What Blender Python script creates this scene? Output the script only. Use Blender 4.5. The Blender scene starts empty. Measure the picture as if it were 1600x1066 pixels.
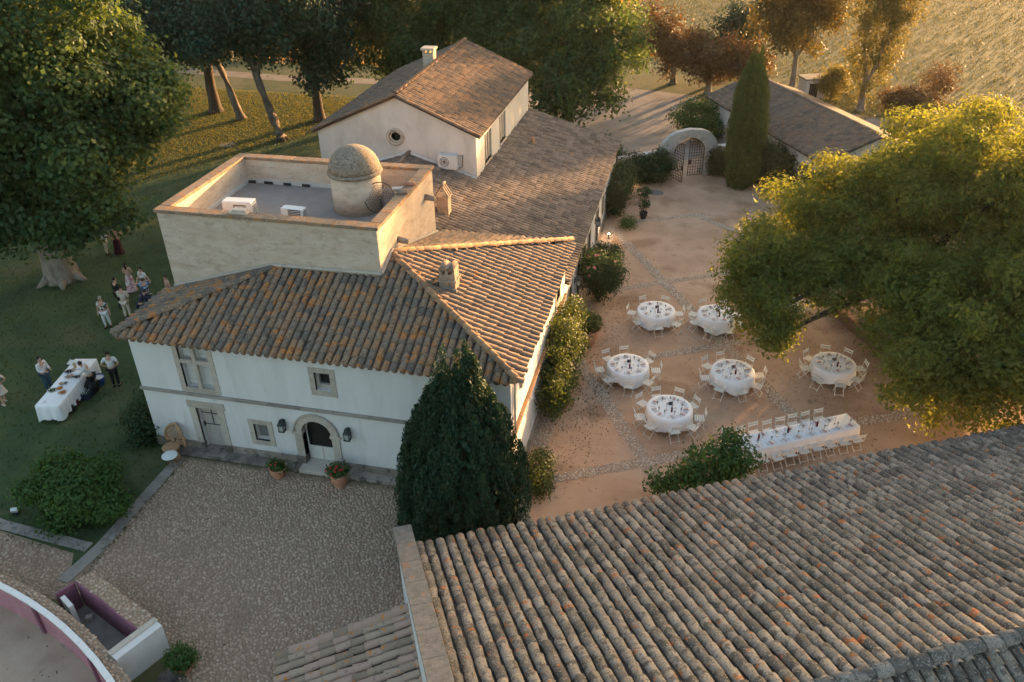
import bpy, bmesh, math, random
import numpy as np
from mathutils import Vector, Matrix
RAD = math.radians
random.seed(7)
S = bpy.context.scene
COL = S.collection
# ------------------------------------------------------------------ camera
C0 = np.array([20.105, -22.192, 20.763])
def cam_axes(yaw, pitch, roll):
    cy, sy, cp, sp = math.cos(yaw), math.sin(yaw), math.cos(pitch), math.sin(pitch)
    f = np.array([sy*cp, cy*cp, -sp]); r = np.array([cy, -sy, 0.0]); u = np.cross(r, f)
    c, s = math.cos(roll), math.sin(roll)
    return c*r + s*u, -s*r + c*u, f
AR, AU, AF = cam_axes(RAD(-13.538), RAD(31.665), RAD(-1.035))
cd = bpy.data.cameras.new('camera'); cam = bpy.data.objects.new('camera', cd); COL.objects.link(cam)
cam.matrix_world = Matrix(((AR[0], AU[0], -AF[0], C0[0]), (AR[1], AU[1], -AF[1], C0[1]), (AR[2], AU[2], -AF[2], C0[2]), (0, 0, 0, 1)))
cd.sensor_width = 36; cd.lens = 1283.1/1600*36; cd.clip_end = 3000; cd.clip_start = .5
S.camera = cam
# ------------------------------------------------------------------ sky, sun, exposure
SUN_AZ, SUN_EL = math.atan2(.47, .883), RAD(5.0)
w = bpy.data.worlds.new('World'); S.world = w; w.use_nodes = True
nt = w.node_tree; bg = nt.nodes['Background']
sky = nt.nodes.new('ShaderNodeTexSky'); sky.sky_type = 'NISHITA'; sky.sun_disc = False
sky.sun_elevation = SUN_EL; sky.sun_rotation = SUN_AZ; sky.altitude = 50; sky.air_density = 1.0; sky.dust_density = 4.5; sky.ozone_density = .9
nt.links.new(sky.outputs[0], bg.inputs[0]); bg.inputs[1].default_value = .15
sl = bpy.data.lights.new('sun', 'SUN'); sun = bpy.data.objects.new('sun', sl); COL.objects.link(sun)
sl.energy = 4.2; sl.angle = RAD(.6); sl.color = (1.0, .57, .25)
sd = Vector((math.sin(SUN_AZ)*math.cos(SUN_EL), math.cos(SUN_AZ)*math.cos(SUN_EL), math.sin(SUN_EL)))
sun.rotation_euler = sd.to_track_quat('Z', 'Y').to_euler(); sun.location = (60, 100, 40)
S.view_settings.view_transform = 'Standard'; S.view_settings.look = 'None'; S.view_settings.gamma = 1
S.view_settings.exposure = 2.42
S.cycles.max_bounces = 6; S.cycles.diffuse_bounces = 3; S.cycles.transmission_bounces = 4; S.cycles.transparent_max_bounces = 4
S.cycles.use_denoising = True
# ------------------------------------------------------------------ helpers
def nrm(v): v = np.asarray(v, float); return v/np.linalg.norm(v)
def tag(o, label=None, cat=None, group=None, kind=None):
    if label: o['label'] = label
    if cat: o['category'] = cat
    if group: o['group'] = group
    if kind: o['kind'] = kind
    return o
def link(o, parent=None):
    COL.objects.link(o)
    if parent is not None:
        o.parent = parent
        if parent.name in WORLDBASED: o.matrix_parent_inverse = Matrix.Translation(-parent.location)
    return o
WORLDBASED = set()      # things whose parts are modelled in world coordinates
def empty(name, loc=(0, 0, 0), rz=0, parent=None):
    o = bpy.data.objects.new(name, None); o.location = loc; o.rotation_euler = (0, 0, rz); o.empty_display_size = .2
    return link(o, parent)
def thing(name, label, cat, loc=(0, 0, 0), rz=0, group=None):
    return tag(empty(name, loc, rz), label, cat, group)
def wthing(name, label, cat, base, group=None):
    o = thing(name, label, cat, base, 0, group); WORLDBASED.add(o.name); return o
class MB:
    """collects shapes and builds one mesh object"""
    def __init__(s): s.v = []; s.f = []; s.r = []
    def add(s, vs, fs, r=None):
        n = len(s.v); s.v += [tuple(map(float, p)) for p in vs]; s.f += [tuple(i+n for i in f) for f in fs]
        s.r += [random.random() if r is None else r]*len(fs); return s
    def box(s, c, d, rz=0, taper=1.0, M=None, r=None):
        x, y, z = d[0]/2, d[1]/2, d[2]/2; cs, sn = math.cos(rz), math.sin(rz); vs = []
        for k in (-1, 1):
            t = taper if k > 0 else 1
            for a, b in ((-1, -1), (1, -1), (1, 1), (-1, 1)):
                p = (a*x*t, b*y*t, k*z)
                if M is not None: p = tuple(M @ Vector(p))
                vs.append((c[0]+p[0]*cs-p[1]*sn, c[1]+p[0]*sn+p[1]*cs, c[2]+p[2]))
        return s.add(vs, [(3, 2, 1, 0), (4, 5, 6, 7), (0, 1, 5, 4), (1, 2, 6, 5), (2, 3, 7, 6), (3, 0, 4, 7)], r)
    def bx(s, x0, x1, y0, y1, z0, z1, r=None): return s.box(((x0+x1)/2, (y0+y1)/2, (z0+z1)/2), (x1-x0, y1-y0, z1-z0), r=r)
    def tube(s, pts, rads, n=6, cap=True, r=None):
        pts = [np.array(p, float) for p in pts]; base = []; rr = rads if hasattr(rads, '__len__') else [rads]*len(pts)
        vs = []; fs = []
        for i, p in enumerate(pts):
            d = nrm(pts[min(i+1, len(pts)-1)]-pts[max(i-1, 0)]+1e-9)
            a = np.cross(d, (0, 0, 1)) if abs(d[2]) < .95 else np.cross(d, (0, 1, 0)); a = nrm(a); b = np.cross(d, a)
            for k in range(n):
                t = 2*math.pi*k/n; vs.append(p+rr[i]*(math.cos(t)*a+math.sin(t)*b))
        for i in range(len(pts)-1):
            for k in range(n): fs.append((i*n+k, (i+1)*n+k, (i+1)*n+(k+1) % n, i*n+(k+1) % n))
        if cap: fs += [tuple(range(n)), tuple(range((len(pts)-1)*n, len(pts)*n))[::-1]]
        return s.add(vs, fs, r)
    def lathe(s, prof, n=16, c=(0, 0, 0), cap=True, r=None):
        vs = []; fs = []
        for q, z in prof:
            for k in range(n): t = 2*math.pi*k/n; vs.append((c[0]+q*math.cos(t), c[1]+q*math.sin(t), c[2]+z))
        for i in range(len(prof)-1):
            for k in range(n): fs.append((i*n+k, i*n+(k+1) % n, (i+1)*n+(k+1) % n, (i+1)*n+k))
        if cap: fs += [tuple(range(n))[::-1], tuple(range((len(prof)-1)*n, len(prof)*n))]
        return s.add(vs, fs, r)
    def prism(s, poly, z0, z1, r=None):
        n = len(poly); vs = [(p[0], p[1], z0) for p in poly]+[(p[0], p[1], z1) for p in poly]
        return s.add(vs, [tuple(range(n))[::-1], tuple(range(n, 2*n))]+[(i, (i+1) % n, n+(i+1) % n, n+i) for i in range(n)], r)
    def mesh(s, name, mat, smooth=False):
        m = bpy.data.meshes.new(name); m.from_pydata(s.v, [], s.f)
        m.attributes.new('rnd', 'FLOAT', 'FACE').data.foreach_set('value', s.r)
        if mat: m.materials.append(mat)
        if smooth: m.polygons.foreach_set('use_smooth', [True]*len(m.polygons))
        m.update(); return m
    def build(s, name, mat, parent=None, smooth=False, loc=(0, 0, 0), rz=0, bevel=0):
        o = bpy.data.objects.new(name, s.mesh(name, mat, smooth)); o.location = loc; o.rotation_euler = (0, 0, rz); link(o, parent)
        if bevel:
            b = o.modifiers.new('bevel', 'BEVEL'); b.width = bevel; b.segments = 2; b.limit_method = 'ANGLE'
        return o
def mesh_np(name, V, F, mat, rnd=None, smooth=False):
    V = np.ascontiguousarray(V, np.float32); F = np.ascontiguousarray(F, np.int32); k = F.shape[1]
    m = bpy.data.meshes.new(name); m.vertices.add(len(V)); m.vertices.foreach_set('co', V.ravel())
    m.loops.add(F.size); m.loops.foreach_set('vertex_index', F.ravel())
    m.polygons.add(len(F)); m.polygons.foreach_set('loop_start', np.arange(0, F.size, k, dtype=np.int32)); m.polygons.foreach_set('loop_total', np.full(len(F), k, np.int32))
    if rnd is not None: m.attributes.new('rnd', 'FLOAT', 'FACE').data.foreach_set('value', np.ascontiguousarray(rnd, np.float32))
    if smooth: m.polygons.foreach_set('use_smooth', np.ones(len(F), bool))
    m.materials.append(mat); m.update(calc_edges=True); return m
def obj(name, mesh, parent=None): return link(bpy.data.objects.new(name, mesh), parent)
def copy_tree(o, parent=None):
    c = o.copy(); COL.objects.link(c); c.parent = parent
    for ch in o.children: copy_tree(ch, c)
    return c
# ------------------------------------------------------------------ materials
def material(name, cols, scale=3.0, rough=.85, bump=.0, bscale=None, rnd=0.0, spots=(), detail=6, stretch=(1, 1, 1), trans=0, spec=.25, metal=0):
    """noise-ramped colour (world coordinates), per-piece tint from the rnd attribute, lichen / stain spots, bump"""
    m = bpy.data.materials.new(name); m.use_nodes = True; t = m.node_tree; N = t.nodes; L = t.links; P = N['Principled BSDF']
    geo = N.new('ShaderNodeNewGeometry'); mp = N.new('ShaderNodeMapping'); mp.inputs['Scale'].default_value = stretch; L.new(geo.outputs['Position'], mp.inputs[0])
    no = N.new('ShaderNodeTexNoise'); no.inputs['Scale'].default_value = scale; no.inputs['Detail'].default_value = detail; no.inputs['Roughness'].default_value = .62; L.new(mp.outputs[0], no.inputs[0])
    fac = no.outputs[0]
    if rnd:
        at = N.new('ShaderNodeAttribute'); at.attribute_name = 'rnd'
        mx = N.new('ShaderNodeMix'); mx.inputs[0].default_value = rnd; L.new(no.outputs[0], mx.inputs[2]); L.new(at.outputs['Fac'], mx.inputs[3]); fac = mx.outputs[0]
    rp = N.new('ShaderNodeValToRGB'); L.new(fac, rp.inputs[0]); e = rp.color_ramp.elements
    lo, hi = (.05, .95) if rnd > .5 else (.3, .7)
    while len(e) < len(cols): e.new(.5)
    for i, c in enumerate(cols): e[i].position = lo+(hi-lo)*i/max(1, len(cols)-1); e[i].color = (*c, 1)
    col = rp.outputs[0]
    for sp in spots:
        c, sc, th = sp[:3]; wd = sp[3] if len(sp) > 3 else .05; am = sp[4] if len(sp) > 4 else 1.0
        n2 = N.new('ShaderNodeTexNoise'); n2.inputs['Scale'].default_value = sc; n2.inputs['Detail'].default_value = 5; L.new(mp.outputs[0], n2.inputs[0])
        mr = N.new('ShaderNodeMapRange'); mr.inputs[1].default_value = th; mr.inputs[2].default_value = th+wd; mr.inputs[4].default_value = am; L.new(n2.outputs[0], mr.inputs[0])
        mc = N.new('ShaderNodeMix'); mc.data_type = 'RGBA'; L.new(mr.outputs[0], mc.inputs[0]); L.new(col, mc.inputs[6]); mc.inputs[7].default_value = (*c, 1); col = mc.outputs[2]
    L.new(col, P.inputs['Base Color']); P.inputs['Roughness'].default_value = rough; P.inputs['Specular IOR Level'].default_value = spec; P.inputs['Metallic'].default_value = metal
    if bump:
        nb = N.new('ShaderNodeTexNoise'); nb.inputs['Scale'].default_value = bscale or scale*4; nb.inputs['Detail'].default_value = 6; L.new(mp.outputs[0], nb.inputs[0])
        b = N.new('ShaderNodeBump'); b.inputs['Strength'].default_value = bump; b.inputs['Distance'].default_value = .03; L.new(nb.outputs[0], b.inputs['Height']); L.new(b.outputs[0], P.inputs['Normal'])
    if trans:
        tr = N.new('ShaderNodeBsdfTranslucent'); tm = N.new('ShaderNodeMix'); tm.data_type = 'RGBA'; tm.blend_type = 'MULTIPLY'; tm.inputs[0].default_value = 1; L.new(col, tm.inputs[6]); tm.inputs[7].default_value = (2.8, 1.95, .9, 1); L.new(tm.outputs[2], tr.inputs[0]); ms = N.new('ShaderNodeMixShader'); ms.inputs[0].default_value = trans
        L.new(P.outputs[0], ms.inputs[1]); L.new(tr.outputs[0], ms.inputs[2]); L.new(ms.outputs[0], N['Material Output'].inputs[0])
    return m
def plain(name, c, rough=.6, **k): return material(name, [tuple(x*.9 for x in c), c], 6, rough, **k)
def glow(name, c, st):
    m = bpy.data.materials.new(name); m.use_nodes = True; P = m.node_tree.nodes['Principled BSDF']
    P.inputs['Base Color'].default_value = (*c, 1); P.inputs['Emission Color'].default_value = (*c, 1); P.inputs['Emission Strength'].default_value = st; return m
def leafmat(name, cols, trans=.35): return material(name, cols, 1.2, .6, rnd=.55, trans=trans, spec=.3, detail=2)
ORG = (.50, .17, .035)
TILE_A = material('tile_lichen', [(.085, .075, .066), (.15, .125, .105), (.21, .165, .13), (.26, .185, .13), (.31, .18, .10), (.37, .18, .08)], 4, .94, .7, 34, rnd=.62, spots=(((.50, .19, .045), 2.6, .555, .08, .8), ((.075, .07, .065), 12, .56, .05, .7), ((.46, .42, .36), 22, .63, .04, .6)))
TILE_R = material('tile_right_slope', [(.12, .095, .08), (.19, .145, .115), (.25, .185, .14), (.30, .195, .13)], 4, .94, .7, 34, rnd=.6, spots=(((.42, .16, .05), 3.4, .63, .06, .7), ((.08, .07, .06), 12, .58, .05, .7), ((.44, .38, .31), 22, .64, .04, .6)))
TILE_B = material('tile_taupe', [(.095, .074, .062), (.165, .13, .106), (.225, .178, .145), (.285, .225, .182), (.35, .275, .22)], 1.3, .94, .8, 34, rnd=.52, spots=(((.38, .20, .10), 2.2, .62, .06, .5), ((.10, .085, .075), 1.1, .57, .05, .45), ((.075, .062, .055), 16, .57, .05, .7)))
TILE_C = material('tile_rust', [(.075, .062, .053), (.145, .112, .092), (.21, .152, .115), (.27, .175, .115), (.33, .20, .12)], 2, .93, .8, 34, rnd=.68, spots=(((.36, .17, .07), 1.2, .60, .10, .55), ((.13, .118, .108), 1.3, .54, .08, .5), ((.07, .06, .055), 14, .57, .05, .7)))
TILE_E = material('tile_grey_lichen', [(.13, .115, .10), (.20, .175, .15), (.255, .22, .185), (.32, .275, .23)], 3.2, .95, .8, 36, rnd=.5, spots=(((.075, .068, .06), 4.5, .55, .06, .75), ((.46, .155, .045), 3.4, .625, .03, .85), ((.09, .08, .07), 16, .57, .04, .7), ((.46, .41, .35), 24, .60, .04, .7)))
HIP = material('hip_tile', [(.24, .15, .095), (.33, .19, .105), (.39, .235, .135)], 5, .9, .5, 30, rnd=.5, spots=(((.44, .19, .06), 3, .60, .06, .6), ((.17, .14, .115), 8, .56, .06, .8)))
DECK = material('roof_deck', [(.06, .05, .042), (.10, .08, .065)], 5, .95)
PLASTER = material('white_limewash', [(.575, .565, .55), (.63, .62, .605), (.665, .655, .64)], .8, .9, .12, 9, spots=(((.50, .485, .455), 1.3, .58, .16, .6), ((.46, .44, .41), 4.5, .66, .10, .45)), stretch=(1.6, 1.6, .3))
PLASTER2 = material('old_plaster', [(.46, .44, .415), (.55, .525, .495), (.61, .585, .555)], .9, .92, .2, 8, spots=(((.40, .375, .35), 2.2, .58, .15, .5), ((.52, .43, .35), 3, .66, .1, .4)), stretch=(1, 1, .5))
LIME = material('limestone', [(.47, .365, .28), (.56, .45, .355), (.62, .52, .43)], 1.6, .93, .45, 14, rnd=.07, spots=(((.37, .28, .215), 2.2, .57, .12, .55), ((.30, .24, .19), 7, .64, .06, .5), ((.66, .57, .48), 3.4, .62, .08, .5)), stretch=(1, 1, 2.2))
TRIM = material('stone_trim', [(.36, .315, .265), (.45, .395, .335), (.51, .45, .385)], 4, .9, .3, 20, rnd=.3, spots=(((.28, .245, .21), 6, .60, .1, .6),))
PLINTH = material('weathered_plinth', [(.10, .09, .075), (.22, .19, .16), (.36, .31, .26)], 2.2, .95, .5, 12, rnd=.25, spots=(((.06, .06, .05), 3, .56, .1, .8),))
COPING = material('orange_lichen_coping', [(.22, .165, .12), (.30, .205, .135), (.36, .25, .17)], 3, .92, .5, 20, rnd=.3, spots=(((.42, .20, .075), 2.4, .53, .10, .75), ((.15, .125, .10), 5, .58, .06, .7), ((.48, .42, .35), 9, .62, .05, .6)))
GREYCOP = material('grey_coping', [(.15, .13, .11), (.21, .185, .16), (.26, .225, .19)], 5, .95, .5, 30, spots=(((.40, .37, .32), 22, .64, .05, .8), ((.36, .17, .08), 2.2, .62, .06, .5)))
DOMEM = material('dome_lichen', [(.17, .14, .115), (.25, .205, .16), (.33, .265, .20)], 6, .95, .7, 30, spots=(((.38, .24, .11), 1.2, .56, .12, .6), ((.09, .08, .07), 14, .56, .05, .7), ((.50, .46, .40), 20, .60, .05, .7)))
FLATROOF = material('flat_roof_sheet', [(.24, .21, .19), (.29, .26, .24)], 1.5, .9, .2, 20)
GLASS = plain('dark_glass', (.012, .016, .016), .12, spec=.6)
WOOD = material('weathered_wood', [(.36, .32, .28), (.48, .44, .39)], 5, .8, .2, 30, stretch=(4, 4, .5))
SHUT = plain('white_shutter', (.62, .60, .56), .7)
IRON = plain('dark_iron', (.035, .04, .042), .5); LAMPM = plain('lantern_metal', (.04, .055, .06), .45); LGLASS = plain('lantern_glass', (.35, .36, .34), .2)
RUST = plain('rusty_iron', (.09, .045, .03), .8)
TERRA = material('terracotta', [(.38, .17, .10), (.48, .23, .14), (.52, .30, .20)], 6, .85, .2, 30)
WHITE = plain('white_paint', (.78, .78, .76), .55); ACM = plain('ac_casing', (.72, .72, .70), .4); DARK = plain('dark_grille', (.03, .03, .032), .6)
CHAIRM = plain('cream_chair_paint', (.74, .72, .66), .5)
CLOTH = material('white_linen', [(.78, .77, .77), (.84, .83, .83)], 3, .85, .1, 60); TABLEW = plain('table_wood', (.25, .16, .09), .7)
RATTAN = material('rattan', [(.32, .19, .10), (.45, .28, .15)], 12, .7, .2, 60)
SAND = material('courtyard_sand', [(.39, .245, .155), (.48, .31, .205), (.55, .375, .26)], .35, .95, .45, 22, spots=(((.30, .175, .105), .42, .55, .10, .7), ((.25, .15, .095), 2.2, .63, .06, .45), ((.27, .17, .11), 9, .68, .05, .28), ((.62, .47, .35), 18, .66, .05, .5)))
DRYF = material('dry_field', [(.06, .075, .030), (.09, .095, .042), (.13, .115, .06)], .30, .95, .5, 6, spots=(((.05, .08, .028), .6, .52, .12, .6), ((.17, .14, .085), .16, .60, .06, .5)))
LAWN = material('lawn_soil', [(.034, .056, .024), (.048, .075, .030), (.07, .095, .038)], .5, .95, .5, 14, spots=(((.115, .105, .055), .26, .55, .15, .7), ((.09, .095, .045), 1.4, .60, .1, .5)))
GRAVEL = material('pale_gravel', [(.22, .18, .145), (.28, .23, .19), (.33, .275, .23)], .6, .95, .3, 26)
CONC = material('old_concrete', [(.20, .18, .155), (.28, .25, .22), (.34, .30, .26)], 1.6, .95, .4, 16, spots=(((.12, .11, .09), 2, .58, .1, .6),))
MORTAR = material('cobble_bed', [(.26, .185, .128), (.33, .24, .17)], 3, .95, .4, 40)
COBS = material('sandy_cobble', [(.40, .30, .22), (.49, .38, .29), (.58, .47, .37), (.68, .57, .47)], 2, .85, .2, 60, rnd=.6)
SANDM = material('sandy_joint', [(.33, .225, .155), (.40, .28, .195)], 3, .95, .4, 40)
COBB = material('river_cobble', [(.29, .20, .138), (.40, .288, .205), (.48, .357, .262), (.60, .47, .36)], 2, .85, .2, 60, rnd=.66, spots=(((.22, .165, .12), .5, .56, .14, .45),))
PINK = material('pink_limewash', [(.33, .15, .18), (.40, .19, .225), (.45, .24, .26)], 1.3, .9, .15, 16, spots=(((.46, .30, .30), 1.5, .62, .1, .5),))
PURP = material('purple_limewash', [(.17, .07, .105), (.21, .09, .13), (.24, .11, .15)], 1.2, .9, .15, 16)
ARENAS = material('arena_sand', [(.32, .235, .175), (.40, .30, .225), (.45, .345, .265)], .9, .95, .4, 18, spots=(((.16, .13, .09), 2.4, .64, .05, .7),))
BARK = material('bark_grey', [(.13, .105, .08), (.24, .20, .16), (.34, .30, .25)], 3, .95, .8, 14, stretch=(1, 1, .35))
BARKM = material('bark_brown', [(.08, .062, .048), (.14, .11, .085), (.20, .165, .13)], 3, .95, .8, 14, stretch=(1, 1, .35))
BARKD = material('bark_dark', [(.05, .038, .028), (.10, .075, .055)], 4, .95, .8, 16, stretch=(1, 1, .3))
LF = {'plane': leafmat('plane_leaf', [(.018, .055, .024), (.036, .085, .034), (.066, .118, .040), (.11, .15, .046)], .42),
      'dark': leafmat('dark_leaf', [(.010, .036, .022), (.020, .056, .032), (.036, .082, .040)], .12),
      'mastic': leafmat('feathery_leaf', [(.045, .085, .024), (.078, .125, .032), (.125, .165, .040), (.20, .21, .055)], .55),
      'warm': leafmat('warm_leaf', [(.045, .055, .020), (.08, .08, .026), (.13, .10, .032)], .35),
      'red': leafmat('red_leaf', [(.05, .052, .022), (.085, .062, .028), (.13, .07, .036)], .25),
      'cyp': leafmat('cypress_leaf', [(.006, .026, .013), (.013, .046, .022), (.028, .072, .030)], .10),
      'cyp2': leafmat('olive_cypress_leaf', [(.04, .075, .02), (.065, .105, .026), (.095, .13, .032)], .2),  # lighter olive green of the slim cypress
      'hedge': leafmat('hedge_leaf', [(.014, .042, .018), (.026, .062, .024), (.045, .085, .032)], .25),
      'bush': leafmat('glossy_bush_leaf', [(.016, .055, .012), (.04, .10, .02), (.085, .15, .03)], .25),
      'gold': leafmat('golden_creeper_leaf', [(.05, .07, .02), (.10, .11, .03), (.18, .16, .05)], .35),
      'silver': leafmat('silver_leaf', [(.16, .19, .15), (.27, .30, .25)], .3),
      'climb': leafmat('climber_leaf', [(.028, .058, .018), (.05, .085, .024), (.09, .115, .032)], .35),
      'straw': leafmat('straw', [(.17, .15, .06), (.30, .23, .11), (.40, .31, .17)], .4)}
BLOOM = plain('red_bloom', (.55, .03, .04), .6); PINKB = plain('pink_bloom', (.65, .25, .28), .6)
# ------------------------------------------------------------------ foliage
def leaf_mesh(name, P, Nrm, size, mat, seed=0, aspect=.55, axis=None, rnd=None):
    """one rhombic leaf per point; Nrm = preferred facing, axis = preferred long direction"""
    rg = np.random.default_rng(seed); n = len(P); sz = size*rg.uniform(.6, 1.35, n)[:, None]
    nn = Nrm+rg.normal(0, .55, (n, 3)); nn /= np.linalg.norm(nn, axis=1)[:, None]+1e-9
    a = rg.normal(0, 1, (n, 3)) if axis is None else np.asarray(axis, float)+rg.normal(0, .35, (n, 3))
    a -= (a*nn).sum(1)[:, None]*nn; a /= np.linalg.norm(a, axis=1)[:, None]+1e-9; b = np.cross(nn, a)
    V = np.stack([P-a*sz*.5, P+b*sz*aspect*.5+nn*sz*.06, P+a*sz*.5-nn*sz*.08, P-b*sz*aspect*.5+nn*sz*.06], 1).reshape(-1, 3)
    return mesh_np(name, V, np.arange(4*n).reshape(n, 4), mat, rg.random(n) if rnd is None else rnd)
def lobe_points(lobes, n, clump, per, seed, shell=.55, flat=.8):
    """clumped points through ellipsoid lobes (cx,cy,cz,rx,ry,rz); returns points, outward normals, per-leaf tint, clump centres"""
    rg = np.random.default_rng(seed); lb = np.array(lobes, float); wgt = (lb[:, 3]*lb[:, 4]*lb[:, 5])**.75; wgt /= wgt.sum()
    nc = max(4, n//per); idx = rg.choice(len(lb), nc, p=wgt); d = rg.normal(0, 1, (nc, 3)); d /= np.linalg.norm(d, axis=1)[:, None]
    rad = (shell+(1-shell)*rg.random(nc))**.6*rg.uniform(.86, 1.08, nc)
    cc = lb[idx, :3]+d*rad[:, None]*lb[idx, 3:]
    cs = clump*rg.uniform(.6, 1.4, nc); off = rg.normal(0, 1, (nc, per, 3))*np.array([1, 1, flat]); off /= np.maximum(1, np.linalg.norm(off, axis=2)/1.6)[:, :, None]
    P = cc[:, None, :]+off*cs[:, None, None]; out = d[:, None, :]*.7+off*.5+np.array([0, 0, .45])
    tint = np.clip(rg.random(nc)[:, None]*.5+rg.random((nc, per))*.5, 0, 1)
    return P.reshape(-1, 3), out.reshape(-1, 3), tint.ravel(), cc
def ragged(lobes, seed, k=9):
    """break each lobe into a smaller core and boughs of leaves that stick out of it, so the outline is uneven"""
    rg = np.random.default_rng(seed+900); out = []
    for x, y, z, a, b, c in lobes:
        out.append((x, y, z, a*.70, b*.70, c*.70)); ph = rg.uniform(0, 6.28)
        for i in range(k):
            u = 1-2*(i+.5)/k; t = ph+i*2.39996; w_ = math.sqrt(1-u*u); f = rg.uniform(.62, .98); r_ = rg.uniform(.28, .46)
            out.append((x+a*f*w_*math.cos(t), y+b*f*w_*math.sin(t), z+c*f*u*.9, a*r_, b*r_, c*r_*.85))
    return out
def limb(mb, a, b, r0, r1, bend=.12, n=7, k=6, rg=random):
    a = np.array(a, float); b = np.array(b, float); L = np.linalg.norm(b-a); pts = []; rr = []
    o1 = np.array([rg.uniform(-1, 1) for _ in range(3)])*bend*L
    for i in range(k+1):
        t = i/k; pts.append(a+(b-a)*t+o1*math.sin(math.pi*t)+np.array([0, 0, .10*L])*math.sin(math.pi*t)); rr.append(r0+(r1-r0)*t)
    mb.tube(pts, rr, n); return pts
def tree(name, label, base, fork, r, lobes, n, size, leaf, bark=None, seed=0, clump=.55, per=26, group=None, shell=.5, aspect=.6, flare=1.7, twigs=26, lean=(0, 0), sub=9):
    """trunk (with root flare), limbs to the lobes, twigs to the clumps, leaf crown"""
    rg = random.Random(seed); t = thing(name, label, 'tree', base, 0, group); bx = np.array(base, float)
    L = [(x-bx[0], y-bx[1], z-bx[2], a, b, c) for x, y, z, a, b, c in lobes]
    f = np.array([lean[0], lean[1], fork]); mb = MB()
    pts = [f*s+np.array([rg.uniform(-.05, .05), rg.uniform(-.05, .05), 0])*(s*fork*.5) for s in (0, .04, .1, .25, .5, .75, 1)]
    mb.tube(pts, [r*q for q in (flare, flare*.86, 1.2, 1.05, .95, .88, .82)], 12)
    for k in range(5):
        an = k*1.26+rg.random(); mb.tube([(math.cos(an)*r*.7, math.sin(an)*r*.7, .55*r), (math.cos(an)*r*1.4, math.sin(an)*r*1.4, .10*r), (math.cos(an)*r*1.9, math.sin(an)*r*1.9, -.08)], [r*.4, r*.26, r*.1], 6)
    P, Nn, T, cc = lobe_points(ragged(L, seed, sub), n, clump, per, seed, shell)
    ok = P[:, 2] > .4; P, Nn, T = P[ok], Nn[ok], T[ok]
    for l in L: limb(mb, pts[-1]*rg.uniform(.86, 1), l[:3], r*.5, r*.12, .1, 7, 6, rg)
    for c in cc[:twigs]:
        l = min(L, key=lambda q: sum((q[i]-c[i])**2 for i in range(3))); limb(mb, l[:3], c, r*.13, .02, .12, 5, 4, rg)
    mb.build('trunk', bark or BARK, t, True)
    obj('crown', leaf_mesh('crown', P, Nn, size, LF[leaf], seed, aspect, rnd=T), t)
    return t
def bush(name, label, base, lobes, n, size, leaf, seed=0, clump=.22, per=22, cat='bush', group=None, shell=.6, stems=7, blooms=None, aspect=.55):
    rg = random.Random(seed); t = thing(name, label, cat, base, 0, group)
    P, Nn, T, cc = lobe_points(ragged(lobes, seed, 9) if n > 4000 else lobes, n, clump, per, seed, shell); ok = P[:, 2] > .02; P, Nn, T = P[ok], Nn[ok], T[ok]; mb = MB()
    for c in cc[:stems]: limb(mb, (rg.uniform(-.1, .1), rg.uniform(-.1, .1), 0), c*np.array([.9, .9, .85]), .035, .01, .08, 5, 4, rg)
    mb.build('stem', BARKD, t, True); obj('foliage', leaf_mesh('foliage', P, Nn, size, LF[leaf], seed, aspect, rnd=T), t)
    if blooms:
        m, k, s = blooms; b = MB(); out = sorted(cc.tolist(), key=lambda c: -(c[2]-c[1]*.7))[:k*3]; rg.shuffle(out)
        for c in out[:k]:
            for q in range(7): b.box((c[0]+rg.uniform(-s, s)*1.3, c[1]-.06+rg.uniform(-s, s)*1.3, c[2]+.10+rg.uniform(-s, s)), (s, s, s*.6), rg.random()*3)
        b.build('blossom', m, t)
    return t
def hedge(name, label, c, d, rz, n, size, leaf, seed=0, cat='hedge', round_=.25, wob=.12, rake=None):
    """clipped leafy block with a soft uneven skin; c base centre, d size"""
    rg = np.random.default_rng(seed); t = thing(name, label, cat, c, rz); h = np.array(d)/2
    q = rg.uniform(-1, 1, (n, 3)); ax = rg.integers(0, 3, n); s = np.sign(rg.uniform(-1, 1, n)); ax = np.where(rg.random(n) < .25, 2, ax); s = np.where(ax == 2, 1, s)
    dep = 1-np.abs(rg.normal(0, .09, n)); q[np.arange(n), ax] = s*dep; nr = np.zeros((n, 3)); nr[np.arange(n), ax] = s
    l = np.linalg.norm(np.abs(q)**4, axis=1)**.25; q = q/np.maximum(1, (l**round_*1.0))[:, None]
    P = q*h; ph = np.sin(P[:, 0]*2.3+seed)+np.sin(P[:, 1]*2.9+1)+np.sin(P[:, 2]*3.1+2); P += nr*(ph*wob*.5)[:, None]; P[:, 2] += h[2]; P[:, 2] = np.maximum(P[:, 2], .03)
    obj('foliage', leaf_mesh('foliage', P, nr+np.array([0, 0, .4]), size, LF[leaf], seed), t)
    mb = MB()
    for k in range(max(3, int(d[0]*1.5))):
        x = (random.random()-.5)*d[0]*.8; mb.tube([(x, 0, -.02), (x+.1, .05, d[2]*.45), (x-.05, -.05, d[2]*.85)], [.05, .035, .015], 5)
    mb.build('stem', BARKD, t); return t
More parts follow.
